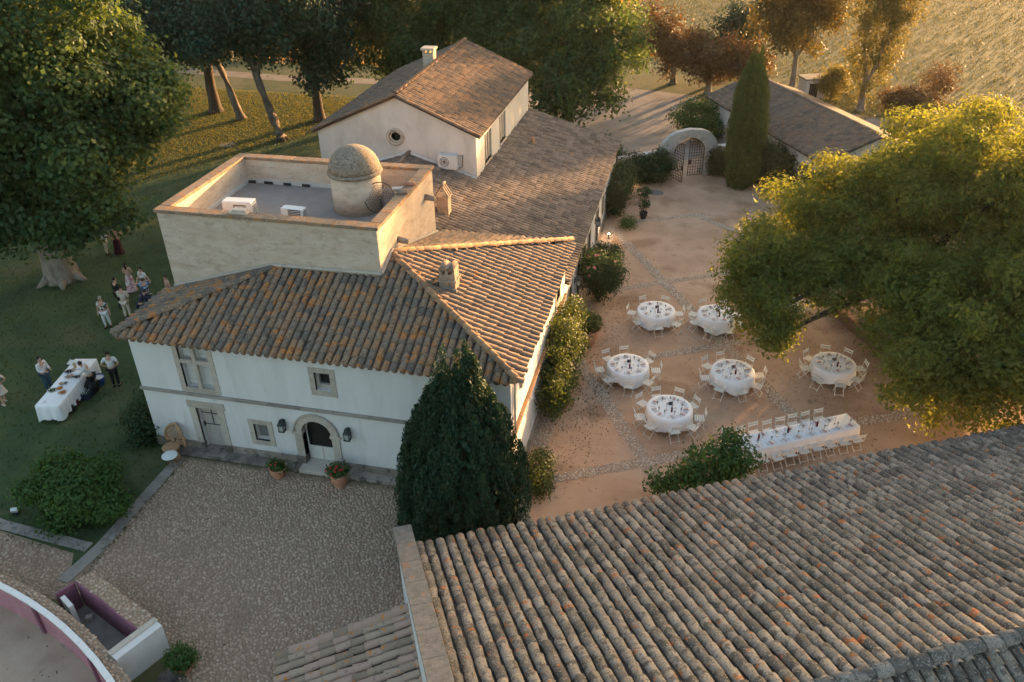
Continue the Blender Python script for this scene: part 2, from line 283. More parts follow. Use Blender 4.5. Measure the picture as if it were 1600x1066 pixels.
def plumes(t, tips, size, leaf, seed, per, width, name='foliage'):
    """upright feathery spindles (cypress): tips = list of (foot, top)"""
    rg = np.random.default_rng(seed); P = []; A = []; Nn = []; T = []
    for a, b in tips:
        a = np.array(a); b = np.array(b); s = rg.random(per)**.8; wd = width*np.sin(np.pi*np.clip(s*.86+.1, 0, 1))**.8*rg.random(per)**.4; th = rg.uniform(0, 6.283, per)
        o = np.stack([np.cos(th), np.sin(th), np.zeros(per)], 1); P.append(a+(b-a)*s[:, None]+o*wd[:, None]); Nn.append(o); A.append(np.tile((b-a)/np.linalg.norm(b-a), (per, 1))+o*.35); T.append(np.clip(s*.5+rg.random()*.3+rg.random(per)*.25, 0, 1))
    return obj(name, leaf_mesh(name, np.concatenate(P), np.concatenate(Nn), size, LF[leaf], seed, .42, np.concatenate(A), np.concatenate(T)), t)
# ------------------------------------------------------------------ roof tiles
STRING = material('grey_string_course', [(.20, .175, .15), (.28, .25, .215), (.34, .305, .265)], 5, .92, .3, 20, rnd=.3)
def tile_variants(k, L=.50, r0=.116, r1=.104, seg=6, th=.018):
    out = []; rg = random.Random(5)
    for q in range(k):
        a, b = r0*rg.uniform(.95, 1.06), r1*rg.uniform(.95, 1.06); vs = []; fs = []; lf = rg.uniform(-.007, .009); tw = rg.uniform(-.02, .02)
        for (y, r, z) in ((0, a, .010+lf), (L, b, -.010), (0, a-th, .010+lf)):
            for i in range(seg+1):
                t = math.pi*i/seg; vs.append((-math.cos(t)*r+(tw if y else 0), y, math.sin(t)*r*.86+z))
        n = seg+1
        for i in range(seg): fs += [(i, i+1, n+i+1, n+i), (2*n+i, 2*n+i+1, i+1, i)]
        out.append((np.array(vs), np.array(fs), rg.random()))
    return out
TV = tile_variants(14)
_tile_meshes = {}
def tile_mesh(k, mat, sc):
    key = (k, mat.name, sc)
    if key not in _tile_meshes:
        V, F, r = TV[k]; _tile_meshes[key] = mesh_np('tile', V*np.array([sc, 1, sc]), F, mat, np.full(len(F), r), True)
    return _tile_meshes[key]
def in_poly(x, y, poly):
    c = False; j = len(poly)-1
    for i in range(len(poly)):
        xi, yi = poly[i]; xj, yj = poly[j]
        if (yi > y) != (yj > y) and x < (xj-xi)*(y-yi)/(yj-yi)+xi: c = not c
        j = i
    return c
def plane_tiles(O, e, s, m, poly, pitch, expo, mat, rg, sag=0.0, sc=1.0, skip=()):
    """tile transforms for a roof slope: O on the eave (x,y,z), e along the eave, s upslope in plan, slope m"""
    e = np.array(e, float); s = np.array(s, float); k = math.sqrt(1+m*m); U = [(np.array(p)-np.array(O[:2]))@e for p in poly]; Vv = [(np.array(p)-np.array(O[:2]))@s for p in poly]
    out = []; ex = np.array([e[0], e[1], 0]); es = np.array([s[0], s[1], m])/k; nz = np.cross(ex, es)
    if nz[2] < 0: nz = -nz
    u = math.floor(min(U)/pitch)*pitch+pitch/2; ci = 0
    while u < max(U):
        v = min(Vv)+rg.uniform(-.05, .03); drift = rg.uniform(-.012, .012)
        while v < max(Vv):
            pc = np.array(O[:2])+e*u+s*(v+expo/k*.4)
            if in_poly(pc[0], pc[1], poly) and not any((abs(pc[0]-h[0]) < h[2] and abs(pc[1]-h[1]) < h[3]) for h in skip):
                p = np.array(O[:2])+e*(u+drift+rg.uniform(-.012, .012))+s*v; z = O[2]+m*v+.015+rg.uniform(-.006, .006)+sag*math.sin(u*.9+v)*.5
                a = rg.uniform(-.035, .035); R = np.stack([ex*math.cos(a)+es*math.sin(a), es*math.cos(a)-ex*math.sin(a), nz], 1)
                out.append((np.array([p[0], p[1], z]), R, rg.randrange(14), mat, sc))
            v += expo/k
        u += pitch; ci += 1
    return out
def on_screen(p):
    d = p-C0; w_ = d@AF; x = 800+1283.1*(d@AR)/w_; y = 533-1283.1*(d@AU)/w_
    return -30 < x < 1630 and -30 < y < 1096
def lay_tiles(roof, tiles, keep=300, name='tile'):
    """the tiles that show largest are parts of their own, the rest one joined part"""
    order = sorted(range(len(tiles)), key=lambda i: (not on_screen(tiles[i][0]), np.linalg.norm(tiles[i][0]-C0))); rest = {}
    for q, i in enumerate(order):
        p, R, k, mat, sc = tiles[i]
        if q < keep:
            o = bpy.data.objects.new(name, tile_mesh(k, mat, sc)); o.matrix_world = Matrix(((R[0, 0], R[0, 1], R[0, 2], p[0]), (R[1, 0], R[1, 1], R[1, 2], p[1]), (R[2, 0], R[2, 1], R[2, 2], p[2]), (0, 0, 0, 1))); link(o, roof)
        else: rest.setdefault(mat.name, (mat, []))[1].append((p, R, k, sc))
    for mat, L in rest.values():
        Vs = []; Fs = []; Rs = []; n = 0
        for p, R, k, sc in L:
            V, F, r = TV[k]; Vs.append((V*np.array([sc, 1, sc]))@R.T+p); Fs.append(F+n); Rs.append(np.full(len(F), (r+hash((round(p[0], 1), round(p[1], 1))) % 97/97*.8) % 1)); n += len(V)
        tag(obj('far_tiles', mesh_np('far_tiles', np.concatenate(Vs), np.concatenate(Fs), mat, np.concatenate(Rs), True), roof), kind='stuff')
def ridge_tiles(a, b, rg, mat=None, step=.38, lift=.05, sc=1.15):
    a = np.array(a, float); b = np.array(b, float); L = np.linalg.norm(b-a); d = (b-a)/L; x = nrm(np.cross(d, (0, 0, 1))); z = np.cross(x, d); out = []
    for i in range(int(L/step)):
        out.append((a+d*i*step+np.array([0, 0, lift])+x*rg.uniform(-.015, .015), np.stack([x, d, z], 1), rg.randrange(14), mat or HIP, sc))
    return out
def deck(name, polys, parent, mat=None, th=.10):
    mb = MB()
    for P in polys:
        n = len(P); vs = list(P)+[(x, y, z-th) for x, y, z in P]; mb.add(vs, [tuple(range(n)), tuple(range(n, 2*n))[::-1]]+[(i, n+i, n+(i+1) % n, (i+1) % n) for i in range(n)])
    return mb.build(name, mat or DECK, parent)
def wall_holes(mb, axis, pos, a0, a1, z0, z1, holes, depth, sgn):
    """sheet wall in plane axis=pos with rectangular openings and reveals; outward side sgn, reveals go inward"""
    As = sorted({a0, a1, *[h[0] for h in holes], *[h[1] for h in holes]}); Zs = sorted({z0, z1, *[h[2] for h in holes], *[h[3] for h in holes]})
    def P(a, z, d=0): q = pos-sgn*d; return (a, q, z) if axis == 'y' else (q, a, z)
    for i in range(len(As)-1):
        for j in range(len(Zs)-1):
            ca, cz = (As[i]+As[i+1])/2, (Zs[j]+Zs[j+1])/2
            if any(h[0] < ca < h[1] and h[2] < cz < h[3] for h in holes): continue
            mb.add([P(As[i], Zs[j]), P(As[i+1], Zs[j]), P(As[i+1], Zs[j+1]), P(As[i], Zs[j+1])], [(0, 1, 2, 3)], .5)
    for h in holes:
        c = [(h[0], h[2]), (h[1], h[2]), (h[1], h[3]), (h[0], h[3])]
        for k in range(4): A, B = c[k], c[(k+1) % 4]; mb.add([P(*A), P(*B), P(*B, depth), P(*A, depth)], [(0, 1, 2, 3)], .5)
# ------------------------------------------------------------------ the ground and its sheets
def sheet(name, poly, z, mat, parent=None, kind='structure'):
    mb = MB(); mb.add([(x, y, z) for x, y in poly], [tuple(range(len(poly)))], .5); o = mb.build(name, mat, parent)
    if parent is None: tag(o, kind=kind)
    return o
EV, NV = np.array([.887, .462]), np.array([.462, -.887])          # the courtyard / barn axes
def en(a, b): p = EV*a+NV*b; return (float(p[0]), float(p[1]))
G = sheet('ground', [(-900, -300), (900, -300), (900, 1500), (-900, 1500)], -.012, DRYF)
LAWNP = [(-70, -30), (-6, -30), (-6, -7), (1.15, -7), (1.15, -.2), (1.15, 12), (3, 32), (3, 47), (-14, 51), (-70, 50)]
lawn = sheet('lawn', LAWNP, -.006, LAWN)
yard = sheet('courtyard', [(13.5, -6), (32, 3.5), (46, 12), (40, 40), (22, 41), (13, 32)], -.004, SAND)
drive = sheet('driveway', [(7, 33), (17.5, 34.4), (20.2, 36), (21, 46), (19, 56), (4, 60), (2, 47)], -.008, GRAVEL)
sheet('road', [(30, 53.2), (33.5, 49.2), (39, 47.6), (70, 41), (70, 46), (40.5, 50.6), (35, 51.6)], -.002, GRAVEL)
sheet('lane', [(-70, 60), (-22, 54.5), (-8, 55), (4, 58.5), (4, 60.2), (-9, 57), (-22, 56.6), (-70, 62)], -.005, material('dirt_lane', [(.20, .16, .12), (.27, .22, .17)], .8, .95, .3, 20))
terr = sheet('cobbled_terrace', [(1.15, -.55), (14.6, -.45), (15.6, -1), (16.5, -14), (6, -14), (6.6, -10), (6.3, -9), (2.2, -7.3), (1.2, -7)], -.003, MORTAR)
terr2 = sheet('lower_terrace', [(-6, -5.2), (.6, -6.0), (1.2, -7), (2.2, -7.4), (.2, -8.5), (-6, -8.1)], -.0035, MORTAR)
def cobbles(name, poly, step, parent, seed, mat, h=.035, z=0.0, keep=lambda x, y: True):
    """a tight bed of rounded river stones"""
    rg = np.random.default_rng(seed); p = np.array(poly); x0, y0 = p.min(0); x1, y1 = p.max(0); pts = []; yy = y0; j = 0
    while yy < y1:
        xs = np.arange(x0+(j % 2)*step*.5, x1, step); q = np.stack([xs+rg.normal(0, step*.24, len(xs)), yy+rg.normal(0, step*.24, len(xs))], 1); pts.append(q); yy += step*.85; j += 1
    pts = np.concatenate(pts); pts = np.array([q for q in pts if in_poly(q[0], q[1], poly) and keep(q[0], q[1])]); n = len(pts)
    th = np.arange(6)/6*2*np.pi; rot = rg.uniform(0, 3.14, n); rx = step*.54*rg.uniform(.6, 1.2, n); ry = step*.44*rg.uniform(.65, 1.15, n); hh = h*rg.uniform(.6, 1.3, n)
    V = np.zeros((n, 13, 3))
    for k, (sc, zf) in enumerate(((1.0, 0), (.66, .8))):
        a = th[None, :]+k*.2; lx = np.cos(a)*rx[:, None]*sc; ly = np.sin(a)*ry[:, None]*sc
        V[:, k*6:k*6+6, 0] = pts[:, :1]+lx*np.cos(rot)[:, None]-ly*np.sin(rot)[:, None]; V[:, k*6:k*6+6, 1] = pts[:, 1:]+lx*np.sin(rot)[:, None]+ly*np.cos(rot)[:, None]; V[:, k*6:k*6+6, 2] = z+zf*hh[:, None]
    V[:, 12, :2] = pts; V[:, 12, 2] = z+hh
    V[:, :6, 2] -= .012
    F = []
    for k in range(6): F += [(k, (k+1) % 6, 6+(k+1) % 6), (k, 6+(k+1) % 6, 6+k), (6+k, 6+(k+1) % 6, 12)]
    F = np.array(F); FF = (F[None]+(np.arange(n)*13)[:, None, None]).reshape(-1, 3)
    return tag(obj(name, mesh_np(name, V.reshape(-1, 3), FF, mat, np.repeat(rg.random(n), len(F)), True), parent), kind='stuff')
cobbles('cobblestones', [(1.45, -.75), (14.4, -.75), (14.4, -13), (7.2, -13), (6.9, -9.2), (2.3, -7.2), (1.6, -6.3)], .116, terr, 1, COBB)
cobbles('cobblestones', [(-6, -5.3), (.5, -6.1), (1.0, -7), (2.0, -7.5), (.2, -8.4), (-6, -8.1)], .13, terr2, 2, COBB)
# concrete strips that border the terrace: slabs end to end
def slabs(name, label, pts, wd, z, mat, h=.05, L=1.1, parent=None, cat='paving strip'):
    t = wthing(name, label, cat, (*pts[0], 0))
    for a, b in zip(pts[:-1], pts[1:]):
        a = np.array(a); b = np.array(b); D = np.linalg.norm(b-a); k = max(1, round(D/L)); d = (b-a)/D
        for i in range(k):
            c = a+d*(D*(i+.5)/k); MB().box((c[0], c[1], z+h/2-random.uniform(0, .008)), (D/k-.012, wd*random.uniform(.97, 1.03), h), math.atan2(d[1], d[0])).build('slab', mat, t, bevel=.012)
    return t
slabs('kerb_strip', 'grey concrete strip between the lawn and the cobbled terrace', [(1.36, -.95), (1.33, -5.6), (1.1, -7.2)], .46, -.01, CONC)
slabs('kerb_strip', 'grey concrete strip below the round bush, running out of the left edge', [(-6, -4.95), (-2.8, -5.35), (.95, -5.65)], .42, -.012, CONC)
slabs('doorstep_ledge', 'weathered stone ledge along the foot of the white facade', [(.6, -.27), (13.2, -.22)], .50, 0, PLINTH, .12, 1.5, cat='ledge')
# cobbled strips across the sandy courtyard
def strip(label, a, b, wd, seed):
    a = np.array(a); b = np.array(b); d = nrm(b-a); n = np.array([-d[1], d[0]])*wd/2; P = [tuple(a+n), tuple(b+n), tuple(b-n), tuple(a-n)]
    o = sheet('cobbled_strip', P, .001+seed*.0009, SANDM); cobbles('cobblestones', P, .12, o, 20+seed, COBS, .022, .003+seed*.0009)
strip('a', (15.35, 10.0), (20.3, 1.1), .55, 0)
strip('b', (15.1, 25.0), (26.3, 4.9), .55, 1)
strip('c', (16.0, 16.5), (22.6, 20.1), .42, 2)
strip('d', (18.6, 10.3), (23.0, 12.7), .42, 3)
strip('e', (16.0, 1.2), (33.5, 10.2), .5, 4)
strip('f', (15.9, 25.6), (20.8, 28.0), .38, 5)
strip('g', (15.05, 3.0), (15.2, 24.8), .75, 6)
strip('h', (20.3, 27.6), (24.6, 24.2), .36, 7)
# ------------------------------------------------------------------ front house
W, EZ = 14.68, 5.28
hA = wthing('farmhouse', 'white two storey farmhouse with a hipped tile roof and arched door', 'house', (7, 3, 0))
ARCH = (7.115, 1.62, .60)
holes = [(1.99, 3.2, 3.06, 4.88), (2.14, 3.06, .12, 2.12), (7.42, 8.02, 3.68, 4.46), (4.5, 5.1, .92, 1.7), (ARCH[0]-.6, ARCH[0]+.6, .12, ARCH[1]+.6)]
mb = MB(); wall_holes(mb, 'y', 0, 0, W, -.05, EZ+.12, holes, .34, -1)
wall_holes(mb, 'x', W, 0, 10.7, -.05, EZ+.12, [(8.6, 9.5, 3.3, 4.7)], .28, 1)
mb.add([(0, 0, -.05), (0, 10.7, -.05), (0, 10.7, EZ+.1), (0, 0, EZ+.1)], [(0, 1, 2, 3)], .5)
mb.add([(0, 10.7, -.05), (W, 10.7, -.05), (W, 10.7, EZ+.1), (0, 10.7, EZ+.1)], [(0, 1, 2, 3)], .5)
mb.build('wall', PLASTER, hA)
for q in ((-.02, 2.14-.28, -.05, .02, -.05, .42), (3.06+.28, ARCH[0]-.92, -.05, .02, -.05, .42), (ARCH[0]+.92, W+.03, -.05, .02, -.05, .42), (W-.01, W+.05, .02, 10.7, -.05, .40)): MB().bx(*q).build('plinth', PLINTH, hA)
for i in range(11): MB().bx(-.06+i*1.345, -.06+(i+1)*1.345-.008, -.085-random.uniform(0, .008), .01, 2.70, 2.83).build('string_course', STRING, hA, bevel=.015)
for i in range(9): MB().bx(W-.01, W+.14+random.uniform(0, .01), -.05+i*1.2, -.05+(i+1)*1.2-.01, 2.68, 2.80).build('string_course', HIP, hA, bevel=.02)
MB().bx(12.78, 13.18, -.025, .01, 2.84, EZ).build('corner_stone', TRIM, hA)
MB().bx(W-.01, W+.03, 9.65, 10.65, 2.81, EZ).build('corner_pilaster', PLASTER, hA)
# frames
def frame(parent, x0, x1, z0, z1, wd, y=-.03, sill=True, deep=.10, mat=TRIM, axis='y'):
    mb = MB()
    def B(a, b, c, d, q0, q1):
        if axis == 'y': mb.bx(a, b, q0, q1, c, d)
        else: mb.bx(2*W-q1 if False else q0, q1, a, b, c, d)
    q0, q1 = (y, deep) if axis == 'y' else (y, deep)
    B(x0, x0+wd, z0, z1, q0, q1); B(x1-wd, x1, z0, z1, q0, q1); B(x0+wd, x1-wd, z1-wd, z1, q0, q1); B(x0+wd, x1-wd, z0, z0+wd, q0, q1)
    return mb.build('surround', mat, parent, bevel=.012)
w1 = empty('window', parent=hA); w1['label'] = 'tall stone mullioned window with closed white shutters'
frame(w1, 1.78, 3.42, 2.86, 5.08, .21)
MB().bx(2.52, 2.68, -.02, .12, 3.07, 4.87).build('mullion', TRIM, w1, bevel=.015); MB().bx(1.99, 2.52, -.015, .12, 4.16, 4.32).build('transom', TRIM, w1, bevel=.01); MB().bx(2.68, 3.21, -.015, .12, 4.16, 4.32).build('transom', TRIM, w1, bevel=.01)
MB().bx(1.98, 3.22, .30, .36, 3.05, 4.89).build('shutter_backing', SHUT, w1)
for x0, x1 in ((2.02, 2.50), (2.70, 3.18)):
    for z0, z1 in ((3.14, 4.14), (4.36, 4.84)):
        z = z0
        while z < z1-.07: MB().box(((x0+x1)/2, .27, z+.05), (x1-x0, .05, .075), M=Matrix.Rotation(-.5, 3, 'X')).build('slat', SHUT, w1); z += .105
w2 = empty('window', parent=hA); w2['label'] = 'small square upper window with an open dark pane'
frame(w2, 7.21, 8.23, 3.46, 4.67, .21); MB().bx(7.42, 8.02, .30, .33, 3.72, 4.46).build('pane', GLASS, w2); MB().bx(7.42, 8.02, .2, .30, 3.68, 3.84).build('inner_sill', WOOD, w2); MB().bx(7.42, 7.49, .2, .30, 3.84, 4.46).build('sash', WOOD, w2)
w3 = empty('window', parent=hA); w3['label'] = 'small ground floor window with a wooden sash'
frame(w3, 4.29, 5.30, .71, 1.91, .21); MB().bx(4.56, 5.06, .26, .28, .98, 1.66).build('pane', plain('dull_pane', (.18, .19, .19), .25), w3)
mb = MB().bx(4.5, 4.56, .2, .29, .92, 1.7); mb.bx(5.06, 5.1, .2, .29, .92, 1.7); mb.bx(4.56, 5.06, .2, .29, .92, .98); mb.bx(4.56, 5.06, .2, .29, 1.66, 1.7); mb.build('sash', WOOD, w3)
d1 = empty('door', parent=hA); d1['label'] = 'pale weathered wooden door in a stone surround'
mb = MB().bx(1.86, 2.14, -.035, .1, .12, 2.12); mb.bx(3.06, 3.34, -.035, .1, .12, 2.12); mb.bx(1.80, 3.40, -.035, .1, 2.12, 2.44); mb.build('surround', TRIM, d1, bevel=.012)
for q in (1.83, 3.03): MB().bx(q, q+.34, -.08, .09, -.02, .44).build('jamb_base', PLINTH, d1, bevel=.02)
MB().bx(2.0, 3.2, -.42, .3, -.02, .14).build('step', PLINTH, d1, bevel=.02)
for i in range(5): MB().bx(2.15+i*.181, 2.15+(i+1)*.181-.007, .26, .31, .14, 2.1).build('plank', WOOD, d1)
mb = MB().bx(2.16, 3.04, .24, .262, 1.70, 1.73); mb.bx(2.58, 2.61, .235, .262, 1.15, 2.08); mb.bx(2.16, 3.04, .24, .262, 1.16, 1.19); mb.build('glazing_bar', LAMPM, d1)
MB().bx(2.17, 2.21, .20, .262, 1.10, 1.28).build('handle', IRON, d1)
# arched door with voussoirs
d2 = empty('door', parent=hA); d2['label'] = 'round arched dark glass door in a stone surround'
ax, az, ar = ARCH
for i in range(11):
    a0, a1 = math.pi*i/11, math.pi*(i+1)/11-.008; mb = MB(); vs = []
    for y in (-.05, .32):
        for rr in (ar, ar+.30):
            for a in (a0, (a0+a1)/2, a1): vs.append((ax-rr*math.cos(a), y, az+rr*math.sin(a)))
    mb.add(vs, [(0, 1, 4, 3), (1, 2, 5, 4), (9, 10, 7, 6), (10, 11, 8, 7), (0, 6, 7, 1), (1, 7, 8, 2), (3, 4, 10, 9), (4, 5, 11, 10), (0, 3, 9, 6), (2, 8, 11, 5)]); mb.build('voussoir', TRIM, d2)
mb = MB()                                                          # roll moulding on the arch
mb.tube([(ax-(ar+.30)*math.cos(math.pi*i/18), -.05, az+(ar+.30)*math.sin(math.pi*i/18)) for i in range(19)], .045, 6); mb.build('moulding', TRIM, d2, True)
for sx in (-1, 1):
    MB().bx(ax+sx*.76-.16, ax+sx*.76+.16, -.05, .3, .12, az-.10).build('jamb', TRIM, d2, bevel=.012); MB().bx(ax+sx*.77-.22, ax+sx*.77+.22, -.10, .28, az-.10, az+.03).build('impost', TRIM, d2, bevel=.02)
    MB().bx(ax+sx*.78-.20, ax+sx*.78+.20, -.12, .2, -.02, .46).build('jamb_base', PLINTH, d2, bevel=.02)
MB().bx(ax-.75, ax+.75, -.50, .3, -.02, .16).build('step', TRIM, d2, bevel=.02)
mb = MB(); g = [(ax-.55, .30, .78)]+[(ax-.55*math.cos(math.pi*i/14), .30, az+.55*math.sin(math.pi*i/14)) for i in range(15)]+[(ax+.55, .30, .78)]; mb.add(g, [tuple(range(len(g)))]); mb.build('pane', GLASS, d2)
MB().bx(ax-.6, ax+.6, .27, .33, .16, .79).build('door_panel', SHUT, d2); MB().bx(ax-.02, ax+.02, .255, .275, .2, .75).build('door_stile', WOOD, d2)
mb = MB(); mb.tube([(ax-.575, .29, .5)]+[(ax-.575*math.cos(math.pi*i/14), .29, az+.575*math.sin(math.pi*i/14)) for i in range(15)]+[(ax+.575, .29, .5)], .035, 4); mb.build('door_frame', SHUT, d2)
# side window on the sunlit wall, small round opening in the wall under the hip
ws = empty('window', parent=hA); ws['label'] = 'shuttered window high on the sunlit side wall'
mb = MB().bx(W-.1, W+.03, 8.42, 8.6, 3.12, 4.86); mb.bx(W-.1, W+.03, 9.5, 9.68-.04, 3.12, 4.86); mb.bx(W-.1, W+.03, 8.6, 9.5, 4.7, 4.86); mb.bx(W-.1, W+.05, 8.6, 9.5, 3.12, 3.3); mb.build('surround', TRIM, ws, bevel=.01)
for k in range(2): MB().bx(W-.12, W-.08, 8.61+k*.45, 8.61+k*.45+.43, 3.31, 4.69).build('shutter', WOOD, ws)
oc = MB()
for rr, x in ((.34, W+.05),):
    oc.tube([(x-.02, 1.6+rr*.6*math.cos(q*math.pi/10), 4.3+rr*1.5*math.sin(q*math.pi/10)) for q in range(21)], .06, 6)
oc.build('round_surround', TRIM, hA, True)
MB().tube([(W+.06, .35, EZ), (W+.06, .35, 2.85)], .04, 6).build('drainpipe', TRIM, hA)
# wall lanterns (each its own thing)
def lantern(loc, rz, label):
    t = thing('wall_lantern', label, 'lantern', loc, rz, 'lanterns on the house walls')
    mb = MB().box((0, .13, -.02), (.04, .20, .04)); mb.box((0, .20, -.06), (.13, .04, .34)); mb.build('bracket', LAMPM, t)
    mb = MB().box((0, 0, .02), (.26, .24, .09), taper=.75); mb.box((0, 0, .12), (.15, .15, .10), taper=.8); mb.box((0, 0, .19), (.05, .05, .05)); mb.build('cap', LAMPM, t)
    mb = MB()
    for a in (-1, 1):
        for b in (-1, 1): mb.box((a*.10, b*.09, -.16), (.022, .022, .28))
    mb.box((0, 0, -.31), (.24, .22, .03)); mb.build('cage', LAMPM, t); MB().box((0, 0, -.165), (.17, .15, .25)).build('glass', LGLASS, t)
    return t
lantern((5.82, -.20, 2.02), 0, 'dark green wall lantern left of the arched door'); lantern((8.46, -.20, 2.03), 0, 'dark green wall lantern right of the arched door')
lantern((W+.30, 13.2, 2.25), RAD(90), 'dark lantern on the low wing beside the big terracotta pot'); lantern((W+.30, 20.3, 2.35), RAD(90), 'dark lantern on the low wing farther towards the gate')
# roof of the front house
rg = random.Random(11); e3 = EZ
def zf(y): return e3+.41*(y+.3)
FR = [(-.3, -.3), (14.98, -.3), (9.02, 4.44), (9.02, 3.31), (4.83, 3.31)]
LFp = [(-.3, -.3), (4.83, 3.31), (-.3, 3.31)]
RT = [(14.98, -.3), (14.98, 10.9), (9.02, 4.44)]
BK = [(14.98, 10.9), (9.02, 10.9), (9.02, 4.44)]
rA = deck('roof', [[(x, y, zf(y)) for x, y in FR], [(x, y, e3+.29*(x+.3)) for x, y in LFp], [(x, y, e3+.325*(14.98-x)) for x, y in RT], [(x, y, e3+.30*(10.9-y)) for x, y in BK]], hA, None, .05)
FRt = [(-.46, -.46), (15.14, -.46)]+FR[2:]; LFt = [(-.46, -.46), LFp[1], (-.46, 3.31)]; RTt = [(15.14, -.46), (15.14, 10.9), RT[2]]
T = plane_tiles((-.3, -.46, e3-.066), (1, 0), (0, 1), .41, FRt, .30, .40, TILE_A, rg, .03, 1.08) + plane_tiles((-.46, 3.3, e3-.046), (0, -1), (1, 0), .29, LFt, .30, .40, TILE_A, rg, .03, 1.08)
T += plane_tiles((15.14, -.3, e3-.052), (0, 1), (-1, 0), .325, RTt, .30, .40, TILE_R, rg, .03, 1.08, skip=((11.5, 3.7, .36, .42),)) + plane_tiles((9, 10.9, e3), (1, 0), (0, -1), .30, BK, .30, .40, TILE_R, rg, .02, 1.08)
T += ridge_tiles((14.98, -.3, e3+.1), (9.02, 4.44, 7.25), rg) + ridge_tiles((14.98, 10.9, e3+.1), (9.02, 4.44, 7.25), rg) + ridge_tiles((-.3, -.3, e3+.08), (4.83, 3.31, 6.83), rg, TILE_A, sc=1.2)
lay_tiles(rA, T)
mb = MB()                                                           # second row of tile mouths under the eave (genoise)
for i in range(50): mb.tube([(-.12+i*.30, -.02, e3-.06), (-.12+i*.30, -.34, e3-.10)], .11, 8)
mb.build('eave_course', TILE_A, hA, True)
mb = MB()
for i in range(36): mb.tube([(W+.02, .0+i*.30, e3-.06), (W+.34, .0+i*.30, e3-.10)], .11, 8)
mb.build('eave_course', TILE_R, hA, True)
# chimney on the sunlit slope
def chimney_arched(parent, c, d, z0, z1, mat, name='chimney'):
    ch = empty(name, parent=parent); x, y = c; MB().bx(x-d[0]/2, x+d[0]/2, y-d[1]/2, y+d[1]/2, z0, z1).build('stack', mat, ch, bevel=.02)
    MB().bx(x-d[0]/2-.05, x+d[0]/2+.05, y-d[1]/2-.05, y+d[1]/2+.05, z1-.32, z1-.24).build('band', mat, ch, bevel=.01)
    mb = MB()
    for k in (-1, 0, 1): mb.bx(x+k*d[0]*.38-.06, x+k*d[0]*.38+.06, y-d[1]/2, y+d[1]/2, z1, z1+.24)
    mb.build('pier', mat, ch); mb = MB()
    for k in (-.5, .5): mb.tube([(x+k*d[0]*.5, y-d[1]/2-.03, z1+.20), (x+k*d[0]*.5, y+d[1]/2+.03, z1+.20)], .115, 8)
    mb.build('cover_tile', TILE_R, ch, True); return ch
CHIM = material('brown_chimney', [(.24, .185, .14), (.32, .25, .195), (.38, .31, .25)], 4, .93, .5, 18, spots=(((.16, .13, .105), 6, .58, .06, .7),))
chimney_arched(rA, (11.5, 3.75), (.62, .58), 6.1, 7.05, CHIM)
MB().bx(11.12, 11.88, 3.35, 3.44, 6.15, 6.52).build('flashing', CONC, rA)
# ------------------------------------------------------------------ stone tower with dome
tw = wthing('stone_tower', 'square pale stone tower with a flat roof and orange lichen on its parapet', 'tower', (4.5, 6.5, 0))
X0, X1, Y0, Y1, TZ, FZ = 0.03, 9.0, 3.33, 9.85, 8.66, 7.65
MB().bx(X0+.04, X1-.04, Y0+.04, Y1-.04, -.1, FZ-.01).build('core', LIME, tw)
mb = MB(); i_ = .36
for a in ((X0+.04, X1-.04, Y0+.04, Y0+i_), (X0+.04, X1-.04, Y1-i_, Y1-.04), (X0+.04, X0+i_, Y0+i_, Y1-i_), (X1-i_, X1-.04, Y0+i_, Y1-i_)): mb.bx(*a, FZ-.02, TZ-.003)
mb.build('parapet', LIME, tw)
blk = {}
def ashlar(parent, a0, a1, z0, z1, put, hc=.36, seed=1):
    r_ = random.Random(seed); z = z0; j = 0
    while z < z1-.02:
        h = min(hc, z1-z); a = a0; a = a0-(.4 if j % 2 else 0)
        while a < a1-.02:
            b = a+r_.choice((.75, .9, 1.05)); lo, hi = max(a, a0), min(b, a1)
            if a1-hi < .25: hi = a1
            if hi-lo > .06: put(lo, hi, z, z+h, r_.uniform(0, .004), r_.random())
            a = hi if hi == a1 else b
        z += h; j += 1
ashlar(tw, X0, X1, 5.2, TZ-.001, lambda a, b, z, q, d, r: MB().bx(a+.002, b-.002, Y0-d, Y0+.06, z+.002, q-.002, r).build('stone', LIME, tw), seed=3)
ashlar(tw, Y0+.06, Y1, 5.2, TZ-.001, lambda a, b, z, q, d, r: MB().bx(X1-.06, X1+d, a+.002, b-.002, z+.002, q-.002, r).build('stone', LIME, tw), seed=4)
ashlar(tw, X0+i_, X1-i_, FZ, TZ-.001, lambda a, b, z, q, d, r: MB().bx(a+.002, b-.002, Y1-i_-.02-d, Y1-i_+.01, z+.002, q-.002, r).build('stone', LIME, tw), seed=5)
ashlar(tw, Y0+i_, Y1-i_-.03, FZ, TZ-.001, lambda a, b, z, q, d, r: MB().bx(X0+i_-.01, X0+i_+.02+d, a+.002, b-.002, z+.002, q-.002, r).build('stone', LIME, tw), seed=6)
MB().bx(X0, X0+.05, Y0+.07, Y1, -.1, TZ-.002).build('side_wall', LIME, tw)
def copings(a, b, wd, z, t, mat=COPING, h=.13, L=.95, name='coping_stone'):
    a = np.array(a, float); b = np.array(b, float); D = np.linalg.norm(b-a); k = max(1, round(D/L)); d = (b-a)/D
    for i in range(k): c = a+d*(D*(i+.5)/k); MB().box((c[0], c[1], z+h/2+random.uniform(-.006, .006)), (D/k-.006, wd, h), math.atan2(d[1], d[0])).build(name, mat, t, bevel=.018)
